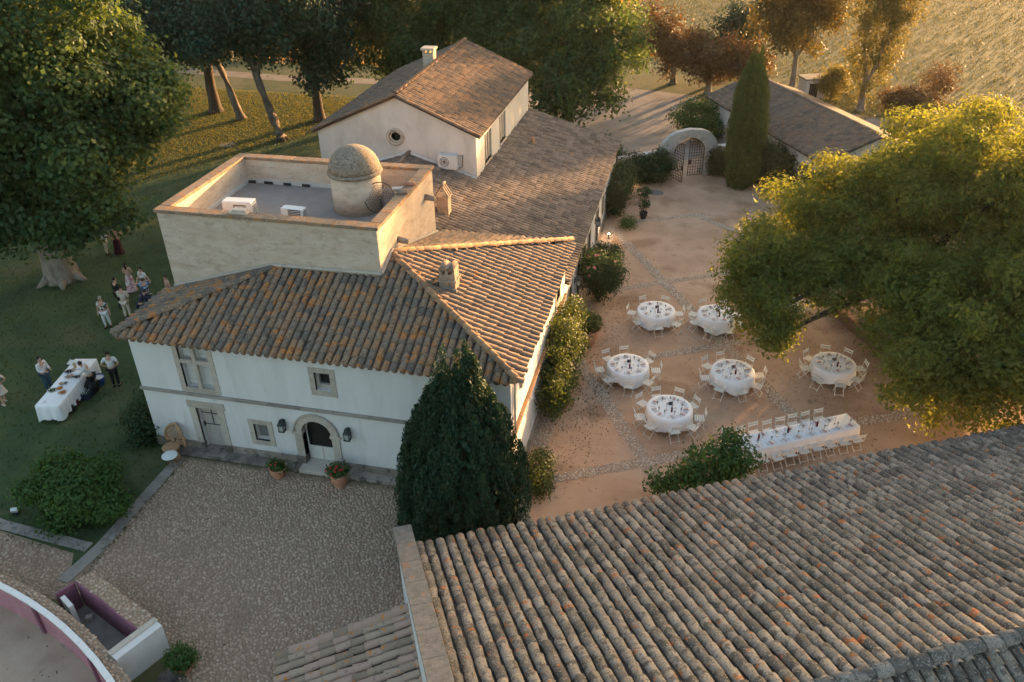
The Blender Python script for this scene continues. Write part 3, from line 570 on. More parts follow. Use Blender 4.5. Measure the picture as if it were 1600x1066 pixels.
copings((X0-.08, Y0+.16), (X1+.08, Y0+.16), .48, TZ, tw); copings((X1-.16, Y0+.41), (X1-.16, Y1-.41), .48, TZ, tw); copings((X0+.16, Y0+.41), (X0+.16, Y1-.41), .48, TZ, tw); copings((X1+.08, Y1-.16), (X0-.08, Y1-.16), .48, TZ, tw)
MB().bx(X0+.3, X1-.3, Y0+.3, Y1-.3, FZ-.05, FZ).build('flat_roof', FLATROOF, tw)
mb = MB(); mb.bx(X0+.37, X1-.37, Y1-.52, Y1-.385, FZ, FZ+.14); mb.bx(X0+.39, X0+.50, Y0+.37, Y1-.53, FZ, FZ+.12); mb.build('roof_flashing', plain('pale_sheet', (.55, .53, .50), .5), tw)
for x in (.7, 1.5, 2.4, 3.3): MB().box((x, Y1-.57, FZ+.07), (random.uniform(.25, .6), .07, .12), random.uniform(-.15, .15)).build('sealing_patch', DARK, tw, bevel=.03)
mb = MB()
for a, b in (((0.05, 3.29, 5.52), (4.5, 3.29, 6.86)), ((4.5, 3.29, 6.86), (9.03, 3.29, 6.92)), ((9.04, 3.29, 6.94), (9.04, 4.44, 7.36)), ((9.04, 4.44, 7.36), (9.04, 9.9, 5.75))): mb.tube([a, b], .075, 6)
mb.build('mortar_fillet', TRIM, tw)
for y, z in ((5.3, 7.42), (8.75, 7.82)):
    mb = MB(); mb.tube([(X1-.02, y, z), (X1+.42, y, z-.06)], [.13, .11], 10); mb.build('rain_spout', CONC, tw, True)
dm = empty('dome_turret', parent=tw); dm['label'] = 'round turret capped by a lichen covered dome'
dc = (6.52, 7.5)
MB().lathe([(1.03, 0), (1.01, 1.55)], 40, (*dc, FZ-.02)).build('drum', LIME, dm, True)
MB().lathe([(1.01, 0), (1.10, .04), (1.13, .10), (1.09, .17), (1.02, .20)], 40, (*dc, FZ+1.50)).build('cornice', DOMEM, dm, True)
MB().lathe([(1.05*math.cos(a), .98*math.sin(a)) for a in [RAD(q) for q in (0, 10, 20, 30, 40, 50, 60, 70, 80, 86)]], 40, (*dc, FZ+1.68)).build('dome', DOMEM, dm, True)
# things on the tower roof
def ac_unit(loc, rz, label, d=(.95, .38, .62)):
    t = thing('air_conditioner', label, 'air conditioner', loc, rz, 'air conditioners on the roofs'); MB().box((0, 0, d[2]/2+.06), d).build('casing', ACM, t, bevel=.03)
    mb = MB()
    for k in range(7): mb.box((.12, -d[1]/2-.008, .18+k*.07), (.52, .02, .018))
    mb.build('grille', WHITE, t); MB().box((.12, -d[1]/2-.002, .40), (.54, .01, .50)).build('fan_opening', DARK, t)
    mb = MB()
    for k in range(6): mb.box((d[0]/2+.006, 0, .16+k*.08), (.016, d[1]*.7, .03))
    mb.build('side_vent', DARK, t); mb = MB().box((-.3, 0, .03), (.08, d[1]+.1, .06)); mb.box((.3, 0, .03), (.08, d[1]+.1, .06)); mb.build('foot', DARK, t); return t
ac_unit((2.2, 5.6, FZ), RAD(4), 'larger white air conditioner on the tower roof, nearest the corner', (1.25, .5, .72)); ac_unit((4.62, 5.5, FZ), RAD(-3), 'smaller white air conditioner on the tower roof beside the dome')
t = thing('roof_tile_stack', 'pale tile slab lying on the tower parapet above the air conditioner', 'slab', (3.45, Y0+.16, TZ+.13)); MB().box((0, .05, .05), (.75, .3, .1)).build('slab', LIME, t, bevel=.02); MB().box((.04, .08, .14), (.55, .3, .08)).build('cap', LIME, t, bevel=.02)
t = thing('satellite_dish', 'dark mesh satellite dish beside the dome', 'satellite dish', (7.75, 6.9, FZ))
mb = MB(); M_ = Matrix.Rotation(RAD(62), 3, 'X')
def dpt(r_, a, off=0): q = M_ @ Vector((r_*math.cos(a), r_*math.sin(a), r_*r_*.28+off)); return (q.x, q.y, q.z+.75)
for rr in (.1, .18, .26, .34, .42, .5, .62): mb.tube([dpt(rr, a*math.pi/12) for a in range(25)], .007 if rr < .6 else .02, 4)
for a in range(24): mb.tube([dpt(rr, a*math.pi/12) for rr in (.03, .2, .4, .62)], .006, 4)
mb.build('mesh_bowl', IRON, t)
mb = MB().tube([(0, .05, .7), (0, .1, 0)], .03, 6); mb.tube([dpt(.6, 1.2), dpt(0, 0, .5)], .012, 4); mb.build('mast', IRON, t)
t = thing('antenna_panel', 'small white antenna panel standing behind the satellite dish', 'antenna', (8.3, 8.2, FZ)); MB().tube([(0, 0, 0), (0, 0, .75)], .025, 6).build('mast', IRON, t); MB().box((-.1, -.05, .72), (.75, .12, .28), .35, M=Matrix.Rotation(RAD(58), 3, 'X')).build('panel', WHITE, t, bevel=.02)
t = thing('spare_tiles', 'loose clay roof tiles left on the tower parapet', 'roof tile', (8.84, 6.5, TZ+.13))
for k, (y, a) in enumerate(((0, .4), (.95, -.5))): mb = MB(); mb.tube([(-.2, y, .07), (.2, y+.12, .07)], [.11, .09], 8); mb.build('tile', TILE_B if k == 0 else TERRA, t, True)
# ------------------------------------------------------------------ low wing
hB = wthing('low_wing', 'long low white wing with a broad brown tile roof along the courtyard', 'house', (10, 20, 0))
bh = [(12.1, 13.0, 0, 2.2), (14.6, 15.5, 0, 2.3), (16.6, 17.5, 0, 2.3), (18.4, 19.3, 0, 2.3), (21.6, 22.5, 0, 2.3), (24.1, 24.9, .8, 2.2)]
mb = MB(); wall_holes(mb, 'x', W-.02, 10.72, 31, -.05, 3.36, bh, .3, 1); mb.add([(0, 31, -.05), (W-.02, 31, -.05), (W-.02, 31, 3.3), (8, 31, 5.3), (0, 31, 5.3)], [(0, 1, 2, 3, 4)], .5); mb.add([(-.02, 10.7, -.05), (-.02, 31, -.05), (-.02, 31, 4.7), (-.02, 10.7, 4.7)], [(0, 1, 2, 3)], .5); mb.build('wall', PLASTER, hB)
DOORC = plain('grey_door', (.20, .21, .21), .6)
for a, b, z0, z1 in bh:
    d_ = empty('door' if z0 == 0 else 'window', parent=hB)
    for k in range(4): MB().bx(W-.30, W-.26, a+(b-a)*k/4+.004, a+(b-a)*(k+1)/4-.004, z0, z1).build('plank', DOORC, d_)
    mb = MB().bx(W-.1, W+.02, a-.14, a, z0, z1+.14); mb.bx(W-.1, W+.02, b, b+.14, z0, z1+.14); mb.bx(W-.1, W+.02, a, b, z1, z1+.14); mb.build('surround', TRIM, d_)
    MB().bx(W-.26, W+.12, a-.1, b+.1, -.02, .10).build('step', PLINTH, d_)
ys = [10.75]+[v for h in bh if h[2] == 0 for v in (h[0]-.15, h[1]+.15)]+[31]
for k in range(0, len(ys), 2): MB().bx(W-.03, W+.03, ys[k], ys[k+1], -.05, .38).build('plinth', PLINTH, hB)
BR1 = [(14.9, 10.72), (14.9, 31.2), (8.72, 31.2), (8.72, 17.98), (4.99, 17.98), (4.99, 9.88), (9.02, 9.88), (9.02, 10.72)]
BR2 = [(-.3, 9.88), (4.99, 9.88), (4.99, 17.98), (-.3, 17.98)]
def zb(x): return 3.3+.305*(14.9-x)
rB = deck('roof', [[(x, y, zb(x)) for x, y in BR1], [(x, y, zb(4.99)-.305*(4.99-x)) for x, y in BR2]], hB)
rg = random.Random(21)
T = plane_tiles((14.95, 10.8, 3.3), (0, 1), (-1, 0), .305, BR1, .27, .40, TILE_B, rg, .02, .95, skip=((8.4, 13.0, .36, .32),)) + plane_tiles((-.3, 9.9, zb(4.99)-.305*5.29), (0, 1), (1, 0), .305, BR2, .27, .40, TILE_B, rg, .02, 1.05)
T += ridge_tiles((4.99, 9.9, zb(4.99)+.08), (4.99, 17.9, zb(4.99)+.08), rg, TILE_B)
lay_tiles(rB, T)
mb = MB()
for i in range(74): mb.tube([(W, 10.9+i*.27, 3.28), (W+.18, 10.9+i*.27, 3.25)], .085, 6)
mb.build('eave_course', TILE_B, hB, True)
ch = empty('chimney', parent=rB); MB().bx(8.12, 8.68, 12.75, 13.25, 5.0, 6.15).build('stack', CHIM, ch, bevel=.02); MB().bx(8.06, 8.74, 12.69, 13.31, 6.15, 6.22).build('band', CHIM, ch)
mb = MB()
for k in range(3):
    y = 12.80+k*.2
    for s_ in (-1, 1): mb.box((8.4+s_*.17, y, 6.48), (.05, .13, .60), M=Matrix.Rotation(-s_*.55, 3, 'Y'))
mb.build('leaning_tile', TILE_B, ch); mb = MB(); mb.tube([(8.4, 12.70, 6.74), (8.4, 13.30, 6.74)], .07, 8); mb.build('cap_tile', TILE_B, ch, True)
MB().tube([(10.15, 25.5, 4.7), (10.15, 25.5, 5.15)], .13, 8).build('vent_pipe', TERRA, rB, True)
# ------------------------------------------------------------------ upper gabled house
hC = wthing('gabled_house', 'tall plastered house with a gabled rust tile roof and round window', 'house', (4.3, 24, 0))
CX0, CX1, CY0, CY1, RX, RZ = -.15, 8.69, 18.0, 31.0, 4.5, 9.33
def zc(x): return RZ-.43*abs(x-RX)
mb = MB()
for y, s_ in ((CY0, 1), (CY1, -1)):
    if s_ == 1:
        n = 24; ring = [(4.28+.36*math.cos(2*math.pi*k/n), y, 7.22+.34*math.sin(2*math.pi*k/n)) for k in range(n)]
        out = []
        for k in range(n):
            a = 2*math.pi*k/n; dx, dz = math.cos(a), math.sin(a); best = 1e9
            for q in np.linspace(0, 12, 1200):
                x, z = 4.28+dx*q, 7.22+dz*q
                if x < CX0 or x > CX1 or z < -.1 or z > zc(x): best = q; break
            out.append((4.28+dx*best, y, 7.22+dz*best))
        corner = [(CX0, y, -.1), (CX1, y, -.1), (CX1, y, zc(CX1)), (RX, y, RZ), (CX0, y, zc(CX0))]
        mb.add(ring+out, [(k, n+k, n+(k+1) % n, (k+1) % n) for k in range(n)], .5)
        for cx, cy_, cz in corner:                                    # fill the corner triangles
            a = math.atan2(cz-7.22, cx-4.28) % (2*math.pi); k = int(a/(2*math.pi/n)); mb.add([out[k], (cx, cy_, cz), out[(k+1) % n]], [(0, 1, 2)], .5)
        mb.add(ring+[(p[0], p[1]+.3, p[2]) for p in ring], [(k, (k+1) % n, n+(k+1) % n, n+k) for k in range(n)], .5)
    else: mb.add([(CX0, y, -.1), (CX1, y, -.1), (CX1, y, zc(CX1)), (RX, y, RZ), (CX0, y, zc(CX0))], [(0, 1, 2, 3, 4)], .5)
CW = [(19.7, 21.2, 5.42, 7.0), (23.1, 24.6, 5.42, 7.0)]
wall_holes(mb, 'x', CX1, CY0, CY1, -.1, zc(CX1), CW, .25, 1); mb.add([(CX0, CY0, -.1), (CX0, CY1, -.1), (CX0, CY1, zc(CX0)), (CX0, CY0, zc(CX0))], [(0, 1, 2, 3)], .5)
mb.build('wall', PLASTER2, hC)
for a, b, z0, z1 in CW:
    wn = empty('window', parent=hC); MB().bx(CX1-.24, CX1-.2, a, b, z0, z1).build('pane', GLASS, wn)
    for q in (a+.05, (a+b)/2-.16, b-.37): MB().bx(CX1-.18, CX1-.10, q, q+.32, z0+.03, z1-.03).build('shutter', WOOD, wn)
    MB().bx(CX1-.2, CX1+.06, a-.05, b+.05, z0-.09, z0).build('sill', TRIM, wn)
MB().bx(CX1-.01, CX1+.10, CY0-.02, 27.5, 5.0, 5.22).build('wall_flashing', PLASTER, hC)
mb = MB(); mb.tube([(CX1, 17.9, 5.24), (5.0, 17.9, 6.42), (.2, 17.9, 4.98)], .10, 4); mb.build('apron', PLASTER2, hC)
ow = empty('round_window', parent=hC); mb = MB()
mb.tube([(4.28+.42*math.cos(q*math.pi/14), CY0-.02, 7.22+.40*math.sin(q*math.pi/14)) for q in range(29)], .085, 6); mb.tube([(4.28+.30*math.cos(q*math.pi/14), CY0+.06, 7.22+.28*math.sin(q*math.pi/14)) for q in range(29)], .06, 6); mb.build('surround', TRIM, ow, True)
MB().add([(4.28+.36*math.cos(q*math.pi/12), CY0+.28, 7.22+.34*math.sin(q*math.pi/12)) for q in range(24)], [tuple(range(24))]).build('pane', GLASS, ow)
MB().bx(2.02, 2.08, CY0-.04, CY0, 5.9, 7.4).build('cable_duct', PLASTER2, hC)
C1p = [(8.95, 17.8), (8.95, 31.2), (RX, 31.2), (RX, 17.8)]; C2p = [(-.4, 17.8), (RX, 17.8), (RX, 31.2), (-.4, 31.2)]
rC = deck('roof', [[(x, y, zc(x)+.1) for x, y in C1p], [(x, y, zc(x)+.1) for x, y in C2p]], hC)
rg = random.Random(31)
T = plane_tiles((9.0, 17.8, zc(9.0)+.1), (0, 1), (-1, 0), .43, C1p, .25, .38, TILE_C, rg, .02, .90) + plane_tiles((-.45, 17.8, zc(-.45)+.1), (0, 1), (1, 0), .43, C2p, .25, .38, TILE_C, rg, .02, 1.0, skip=((4.0, 25.2, .5, .45),)) + ridge_tiles((RX, 17.8, RZ+.18), (RX, 31.2, RZ+.18), rg)
T += ridge_tiles((9.0, 17.75, zc(9)+.12), (RX, 17.75, RZ+.12), rg, TILE_C, sc=1) + ridge_tiles((-.4, 17.75, zc(-.4)+.12), (RX, 17.75, RZ+.12), rg, TILE_C, sc=1)
lay_tiles(rC, T)
mb = MB()
for i in range(52): mb.tube([(CX1, 18+i*.25, zc(CX1)+.02), (CX1+.22, 18+i*.25, zc(CX1)-.02)], .085, 6)
mb.build('eave_course', TILE_C, hC, True)
ch = empty('chimney', parent=rC); MB().bx(3.7, 4.35, 24.9, 25.5, 8.8, 9.95).build('stack', LIME, ch, bevel=.02); MB().bx(3.62, 4.43, 24.82, 25.58, 10.15, 10.28).build('cap', LIME, ch, bevel=.02)
mb = MB()
for x in (3.74, 4.02, 4.31): mb.bx(x-.05, x+.05, 24.92, 25.48, 9.95, 10.15)
mb.build('pier', LIME, ch)
t = thing('air_conditioner', 'white wall mounted air conditioner with a round fan below the round window', 'air conditioner', (7.2, CY0, 5.72), 0, 'air conditioners on the roofs')
MB().box((0, -.22, .42), (1.05, .40, .78)).build('casing', PLASTER, t, bevel=.03)
mb = MB()
for rr in (.12, .2, .28): mb.tube([(-.16+rr*math.cos(q*math.pi/10), -.43, .44+rr*math.sin(q*math.pi/10)) for q in range(21)], .016, 4)
mb.build('fan_guard', ACM, t); MB().add([(-.16+.29*math.cos(q*math.pi/10), -.424, .44+.29*math.sin(q*math.pi/10)) for q in range(20)], [tuple(range(20))]).build('fan_opening', plain('fan_grey', (.16, .15, .14), .6), t)
mb = MB(); mb.tube([(.58, -.1, .7), (.75, -.05, .75), (.72, -.04, .1), (.55, -.1, .05)], .02, 5); mb.build('pipe', IRON, t)
# ------------------------------------------------------------------ barn in the foreground
hE = wthing('barn', 'long barn with a big grey lichen covered tile roof in the foreground', 'barn', (22, -6, 0))
eo = np.array([16.43, -4.93])                                        # a point on the eave, z 3.5
a_left = float((np.array([13.35, -6.5])-eo)@EV); EZ2, M2, RUN = 3.5, .343, 8.75
def bp_(a, b): p = eo+EV*a+NV*b; return (float(p[0]), float(p[1]))
A1 = 26.0
BP = [bp_(a_left, 0), bp_(A1, 0), bp_(A1, RUN), bp_(a_left, RUN)]; BP2 = [bp_(a_left, RUN), bp_(A1, RUN), bp_(A1, 2*RUN), bp_(a_left, 2*RUN)]
zz = lambda b: EZ2+M2*(b if b < RUN else 2*RUN-b)
rE = deck('roof', [[(*bp_(a_left, 0), zz(0)), (*bp_(A1, 0), zz(0)), (*bp_(A1, RUN), zz(RUN)), (*bp_(a_left, RUN), zz(RUN))], [(*bp_(a_left, RUN), zz(RUN)), (*bp_(A1, RUN), zz(RUN)), (*bp_(A1, 2*RUN), zz(2*RUN)), (*bp_(a_left, 2*RUN), zz(2*RUN))]], hE)
rg = random.Random(41)
T = plane_tiles((*bp_(a_left, -.08), EZ2), EV, NV, M2, [bp_(a_left, -.1), bp_(A1, -.1), bp_(A1, RUN), bp_(a_left, RUN)], .30, .46, TILE_E, rg, .05, 1.10)
T += plane_tiles((*bp_(a_left, 2*RUN), EZ2), EV, -NV, M2, [bp_(a_left+4, RUN), bp_(A1, RUN), bp_(A1, RUN+3), bp_(a_left+4, RUN+3)], .30, .46, TILE_E, rg, .05, 1.10)
T += ridge_tiles((*bp_(a_left, RUN), zz(RUN)+.06), (*bp_(A1, RUN), zz(RUN)+.06), rg, TILE_E, .42, .06, 1.5)
lay_tiles(rE, T)
mb = MB()
def quadw(p, q, z0, z1, z2): mb.add([(*p, z0), (*q, z0), (*q, z2), (*p, z1)], [(0, 1, 2, 3)], .5)
quadw(bp_(a_left, .25), bp_(A1, .25), -.05, EZ2, EZ2); quadw(bp_(a_left, 2*RUN-.25), bp_(A1, 2*RUN-.25), -.05, EZ2, EZ2); quadw(bp_(A1, .25), bp_(A1, RUN), -.05, EZ2, zz(RUN)); quadw(bp_(A1, RUN), bp_(A1, 2*RUN), -.05, zz(RUN), EZ2)
mb.build('wall', PLASTER, hE)
mb = MB(); ga = a_left-.42                                             # gable parapet
for (b0, b1) in ((-.75, RUN), (RUN, 2*RUN)):
    z0, z1 = zz(max(b0, 0))+.36-(.75*M2 if b0 < 0 else 0), zz(b1)+.36
    P = [bp_(ga, b0), bp_(a_left-.04, b0), bp_(a_left-.04, b1), bp_(ga, b1)]; Z = [z0, z0, z1, z1]
    mb.add([(*p, -.05) for p in P]+[(*p, z) for p, z in zip(P, Z)], [(3, 2, 1, 0), (4, 5, 6, 7), (0, 1, 5, 4), (1, 2, 6, 5), (2, 3, 7, 6), (3, 0, 4, 7)], .5)
mb.build('gable_wall', PLASTER, hE)
pc = np.array([*bp_((ga+a_left-.04)/2, -.8), zz(0)+.38-.8*M2]); qc = np.array([*bp_((ga+a_left-.04)/2, RUN), zz(RUN)+.38]); D = np.linalg.norm(qc-pc); k = 9
xa = np.array([EV[0], EV[1], 0]); ya = (qc-pc)/D; za = np.cross(xa, ya); za = za if za[2] > 0 else -za
for i in range(k):
    c = pc+ya*D*(i+.5)/k+za*.04; mb = MB().box((0, 0, 0), (.54, D/k-.004, .09), M=Matrix(((1, 0, 0), (0, 1, 0), (0, 0, 1))))
    o = mb.build('coping_stone', GREYCOP, hE, bevel=.015); o.matrix_basis = Matrix(((xa[0], ya[0], za[0], c[0]), (xa[1], ya[1], za[1], c[1]), (xa[2], ya[2], za[2], c[2]), (0, 0, 0, 1))) 
# lean-to against the gable wall
hL = wthing('lean_to', 'small low lean-to with pale pinkish tiles at the bottom edge against the barn wall', 'lean-to', (12.5, -9.5, 0))
lp = np.array([13.72, -7.75]); la = lambda a, b: tuple(float(v) for v in lp-EV*a+NV*b)
LP = [la(0, 0), la(3.9, 0), la(3.9, 5), la(0, 5)]; zl = lambda a: 2.5-.22*a
rL = deck('roof', [[(*la(0, 0), zl(0)), (*la(3.9, 0), zl(3.9)), (*la(3.9, 5), zl(3.9)), (*la(0, 5), zl(0))]], hL)
TILE_L = material('tile_pink_tan', [(.20, .15, .115), (.32, .24, .18), (.40, .27, .22), (.36, .29, .21)], 3, .92, .5, 34, rnd=.7, spots=(((.50, .20, .05), 5, .62, .03, .9), ((.16, .13, .11), 8, .62, .05, .6)))
rg = random.Random(51); lay_tiles(rL, plane_tiles((*la(3.95, 0), zl(3.95)), NV, EV, .22, LP, .27, .42, TILE_L, rg, .02, 1.05) + ridge_tiles((*la(3.9, -.02), zl(3.9)+.05), (*la(0, -.02), zl(0)+.05), rg, TILE_L, .42, .06, 1.25) + ridge_tiles((*la(.02, 5), zl(0)+.14), (*la(.02, 0), zl(0)+.14), rg, TILE_L, .45, .03, 1.2))
mb = MB(); mb.add([(*la(0, .15), 0), (*la(3.7, .15), 0), (*la(3.7, .15), zl(3.7)), (*la(0, .15), zl(0))], [(0, 1, 2, 3)], .5); mb.add([(*la(3.7, .15), 0), (*la(3.7, 5), 0), (*la(3.7, 5), zl(3.7)), (*la(3.7, .15), zl(3.7))], [(0, 1, 2, 3)], .5); mb.build('wall', PLASTER, hL)
st = thing('stone_steps', 'tan stone steps at the foot of the barn gable beside the lean-to', 'steps', (*la(.15, -.6), 0), math.atan2(NV[1], NV[0]))
for i in range(3): MB().box((-.75+i*.5, -.1, .18+i*.22), (.5, .55, .36+i*.44)).build('step', TRIM, st, bevel=.02)
# low wall joining house and barn
slabw = wthing('low_wall', 'low white wall with grey coping between the cypress and the courtyard', 'wall', (15.4, -1, 0))
mb = MB(); a, b = np.array([15.0, .02]), np.array([16.25, -4.6]); d = nrm(b-a); n = np.array([-d[1], d[0]])*.17
mb.prism([tuple(a+n), tuple(a-n), tuple(b-n), tuple(b+n)], -.05, .82); mb.build('masonry', PLASTER, slabw); copings(tuple(a), tuple(b), .42, .82, slabw, CONC, .08, 1.0)
# ------------------------------------------------------------------ bullring corner with the pink wall
ring = wthing('arena_wall', 'curved pink arena wall with a white coping in the lower left corner', 'wall', (2, -9.2, 0))
RC, RR = np.array([-3.55, -25.86]), 17.7
def rp(a, r=RR): return (float(RC[0]+r*math.sin(a)), float(RC[1]+r*math.cos(a)))
AA = np.linspace(-.35, .75, 45); mb = MB(); z1 = 1.08
for a, b in zip(AA[:-1], AA[1:]): mb.add([(*rp(a), -.02), (*rp(b), -.02), (*rp(b), z1), (*rp(a), z1)], [(0, 1, 2, 3)], .5)
mb.build('pink_face', PINK, ring, True)
for a, b in zip(AA[::2][:-1], AA[::2][1:]):
    q = b-.0006; MB().prism([rp(a, RR-.04), rp(q, RR-.04), rp(q, RR+.13), rp(a, RR+.13)], z1, z1+.07).build('coping_block', WHITE, ring)
mb = MB()
for a in (.315, .49): p = rp(a, RR-.03); mb.box((p[0], p[1], .52), (.16, .10, 1.08), -a)
mb.build('pilaster', PURP, ring); sheet('arena_floor', [rp(a) for a in AA]+[(9, -33), (-14, -33)], -.002, ARENAS)
bank = MB()                                                           # raised cobbled bank behind the arena wall
for a, b in zip(AA[:-1], AA[1:]):
    P = [rp(a, RR+.13), rp(b, RR+.13), rp(b, RR+.45), rp(a, RR+.45)]; bank.prism(P, -.03, z1-.06, .5)
bo = tag(bank.build('arena_bank', MORTAR), 'cobble topped bank curving behind the pink arena wall', 'bank')
cobbles('cobblestones', [rp(a, RR+.16) for a in AA]+[rp(a, RR+.43) for a in AA[::-1]], .13, bo, 8, COBB, .03, z1-.055)
pit = wthing('sunken_passage', 'open passage with purple inner walls and a white end wall beside the arena', 'enclosure', (4, -8.6, 0))
A_, B_, C_, D_ = np.array([2.44, -7.86]), np.array([5.56, -9.11]), np.array([5.19, -9.94]), np.array([2.2, -8.63]); u_ = nrm(B_-A_); v_ = nrm(C_-B_)
def pw(p, q, th, z, name, mat, side=1):
    d = nrm(q-p); n = np.array([-d[1], d[0]])*th*side; return MB().prism([tuple(p), tuple(q), tuple(q+n), tuple(p+n)], -.03, z).build(name, mat, pit)
pw(A_, B_, .05, 1.04, 'purple_wall', PURP); pw(A_+v_*.02, A_+v_*.62, .08, 1.02, 'purple_return', PURP, -1)
p0 = A_+np.array([-u_[1], u_[0]])*.055; pw(p0, p0+(B_-A_), .50, 1.02, 'bank_wall', MORTAR)
cobbles('cobblestones', [tuple(p0), tuple(p0+(B_-A_)), tuple(p0+(B_-A_)+np.array([-u_[1], u_[0]])*.5), tuple(p0+np.array([-u_[1], u_[0]])*.5)], .12, pit, 9, COBB, .03, 1.025)
pw(B_+np.array([-u_[1], u_[0]])*.5, C_+v_*.05, .42, 1.10, 'white_end_wall', PLASTER); mb = MB()
e0, e1 = B_+np.array([-u_[1], u_[0]])*.5, C_+v_*.05; dd = nrm(e1-e0); nn_ = np.array([-dd[1], dd[0]]); mb.prism([tuple(e0-dd*.03-nn_*.02), tuple(e1+dd*.02-nn_*.02), tuple(e1+dd*.02+nn_*.17), tuple(e0-dd*.03+nn_*.17)], 1.103, 1.14); mb.build('end_coping', TRIM, pit)
pw(A_+v_*.60+u_*.15, A_+v_*.66+u_*.75, .14, .98, 'inner_pier', PLASTER)
MB().add([(*A_, .004), (*B_, .004), (*C_, .004), (*D_, .004)], [(0, 1, 2, 3)]).build('passage_floor', CONC, pit)
tag(MB().box((0, 0, .09), (.22, .16, .18), .5).build('stone_block', TRIM, loc=(3.0, -8.35, .004), bevel=.03), 'small pale stone block lying on the passage floor', 'stone')
tag(MB().prism([(6.3, -9.6), (6.9, -9.2), (7.7, -10.6), (6.6, -11.2)], -.002, .03).build('stone_slab', PLINTH), 'dark stone slab beside the white end wall and potted bush', 'slab')
# ------------------------------------------------------------------ gate at the end of the courtyard
gw = wthing('gate_wall', 'white rounded gateway wall with a stone arch at the end of the courtyard', 'wall', (19.35, 34.65, 0))
GO = np.array([19.35, 34.65]); gp = lambda a, b, z: (float(GO[0]+EV[0]*a-NV[0]*b), float(GO[1]+EV[1]*a-NV[1]*b), z)   # a along wall, b away from the courtyard
IR, SZ = 1.17, 1.62; outl = [(2.3, 1.85), (2.12, 2.15), (1.9, 2.6), (1.5, 3.0), (1.0, 3.22), (0, 3.36), (-1.0, 3.22), (-1.5, 3.0), (-1.9, 2.6), (-2.12, 2.15), (-2.3, 1.9)]
inner = [(IR+.3, -.03), (IR+.3, SZ)]+[((IR+.3)*math.cos(math.pi*i/16), SZ+(IR+.3)*math.sin(math.pi*i/16)) for i in range(1, 16)]+[(-IR-.3, SZ), (-IR-.3, -.03)]
mb = MB(); tops = np.interp
def outz(a): xs = [p[0] for p in outl][::-1]; zs = [p[1] for p in outl][::-1]; return float(np.interp(a, xs, zs))
def innz(a): return -.03 if abs(a) > IR+.3 else SZ+math.sqrt(max(0, (IR+.3)**2-a*a))
xs = sorted(set([round(v, 3) for v in np.linspace(-2.3, 2.3, 47)]+[-IR-.3, IR+.3]))
for a, b in zip(xs[:-1], xs[1:]):
    m_ = (a+b)/2; ia, ib = (-.03, -.03) if abs(m_) > IR+.3 else (innz(a), innz(b))
    V = [gp(a, 0, ia), gp(b, 0, ib), gp(b, 0, outz(b)), gp(a, 0, outz(a)), gp(a, .42, ia), gp(b, .42, ib), gp(b, .42, outz(b)), gp(a, .42, outz(a))]; mb.add(V, [(0, 1, 2, 3), (5, 4, 7, 6), (3, 2, 6, 7), (0, 4, 5, 1)], .5)
mb.build('wall', material('gate_limewash', [(.38, .355, .325), (.46, .43, .395), (.52, .49, .45)], 1.2, .92, .3, 10, spots=(((.33, .30, .26), 3, .58, .1, .6),)), gw)
for i in range(13):
    a0, a1 = math.pi*i/13, math.pi*(i+1)/13-.006; vs = []
    for y in (-.05, .47):
        for rr in (IR, IR+.30):
            for a in (a0, (a0+a1)/2, a1): vs.append(gp(-rr*math.cos(a), y, SZ+rr*math.sin(a)))
    MB().add(vs, [(0, 1, 4, 3), (1, 2, 5, 4), (9, 10, 7, 6), (10, 11, 8, 7), (0, 6, 7, 1), (1, 7, 8, 2), (3, 4, 10, 9), (4, 5, 11, 10), (0, 3, 9, 6), (2, 8, 11, 5)]).build('voussoir', TRIM, gw)
for sx in (-1, 1):
    for i in range(3): MB().prism([gp(sx*IR, -.05, 0)[:2], gp(sx*(IR+.30), -.05, 0)[:2], gp(sx*(IR+.30), .6, 0)[:2], gp(sx*IR, .6, 0)[:2]], -.02+i*.55, -.02+(i+1)*.55-.012).build('jamb_stone', TRIM, gw)
    MB().prism([gp(sx*(IR-.06), -.12, 0)[:2], gp(sx*(IR+.42), -.12, 0)[:2], gp(sx*(IR+.42), .65, 0)[:2], gp(sx*(IR-.06), .65, 0)[:2]], -.03, .32).build('jamb_base', TRIM, gw)
for lab, a0, a1, h0, h1 in (('low white garden wall running from the low wing to the gate', -5.2, -2.32, 1.7, 1.9), ('low white garden wall behind the hedge right of the gate', 2.32, 6.5, 1.85, 1.7)):
    w_ = wthing('garden_wall', lab, 'wall', gp(a0, 0, 0)); V = [gp(a0, .1, -.03), gp(a1, .1, -.03), gp(a1, .1, h1), gp(a0, .1, h0), gp(a0, .45, -.03), gp(a1, .45, -.03), gp(a1, .45, h1), gp(a0, .45, h0)]
    MB().add(V, [(0, 1, 2, 3), (5, 4, 7, 6), (0, 3, 7, 4), (1, 5, 6, 2)]).build('masonry', PLASTER, w_); V = [(x, y, z+o) for o in (.0, .08) for (x, y, z) in (gp(a0, .04, h0), gp(a1, .04, h1), gp(a1, .51, h1), gp(a0, .51, h0))]
    MB().add(V, [(3, 2, 1, 0), (4, 5, 6, 7), (0, 1, 5, 4), (1, 2, 6, 5), (2, 3, 7, 6), (3, 0, 4, 7)]).build('coping', PLASTER2, w_)
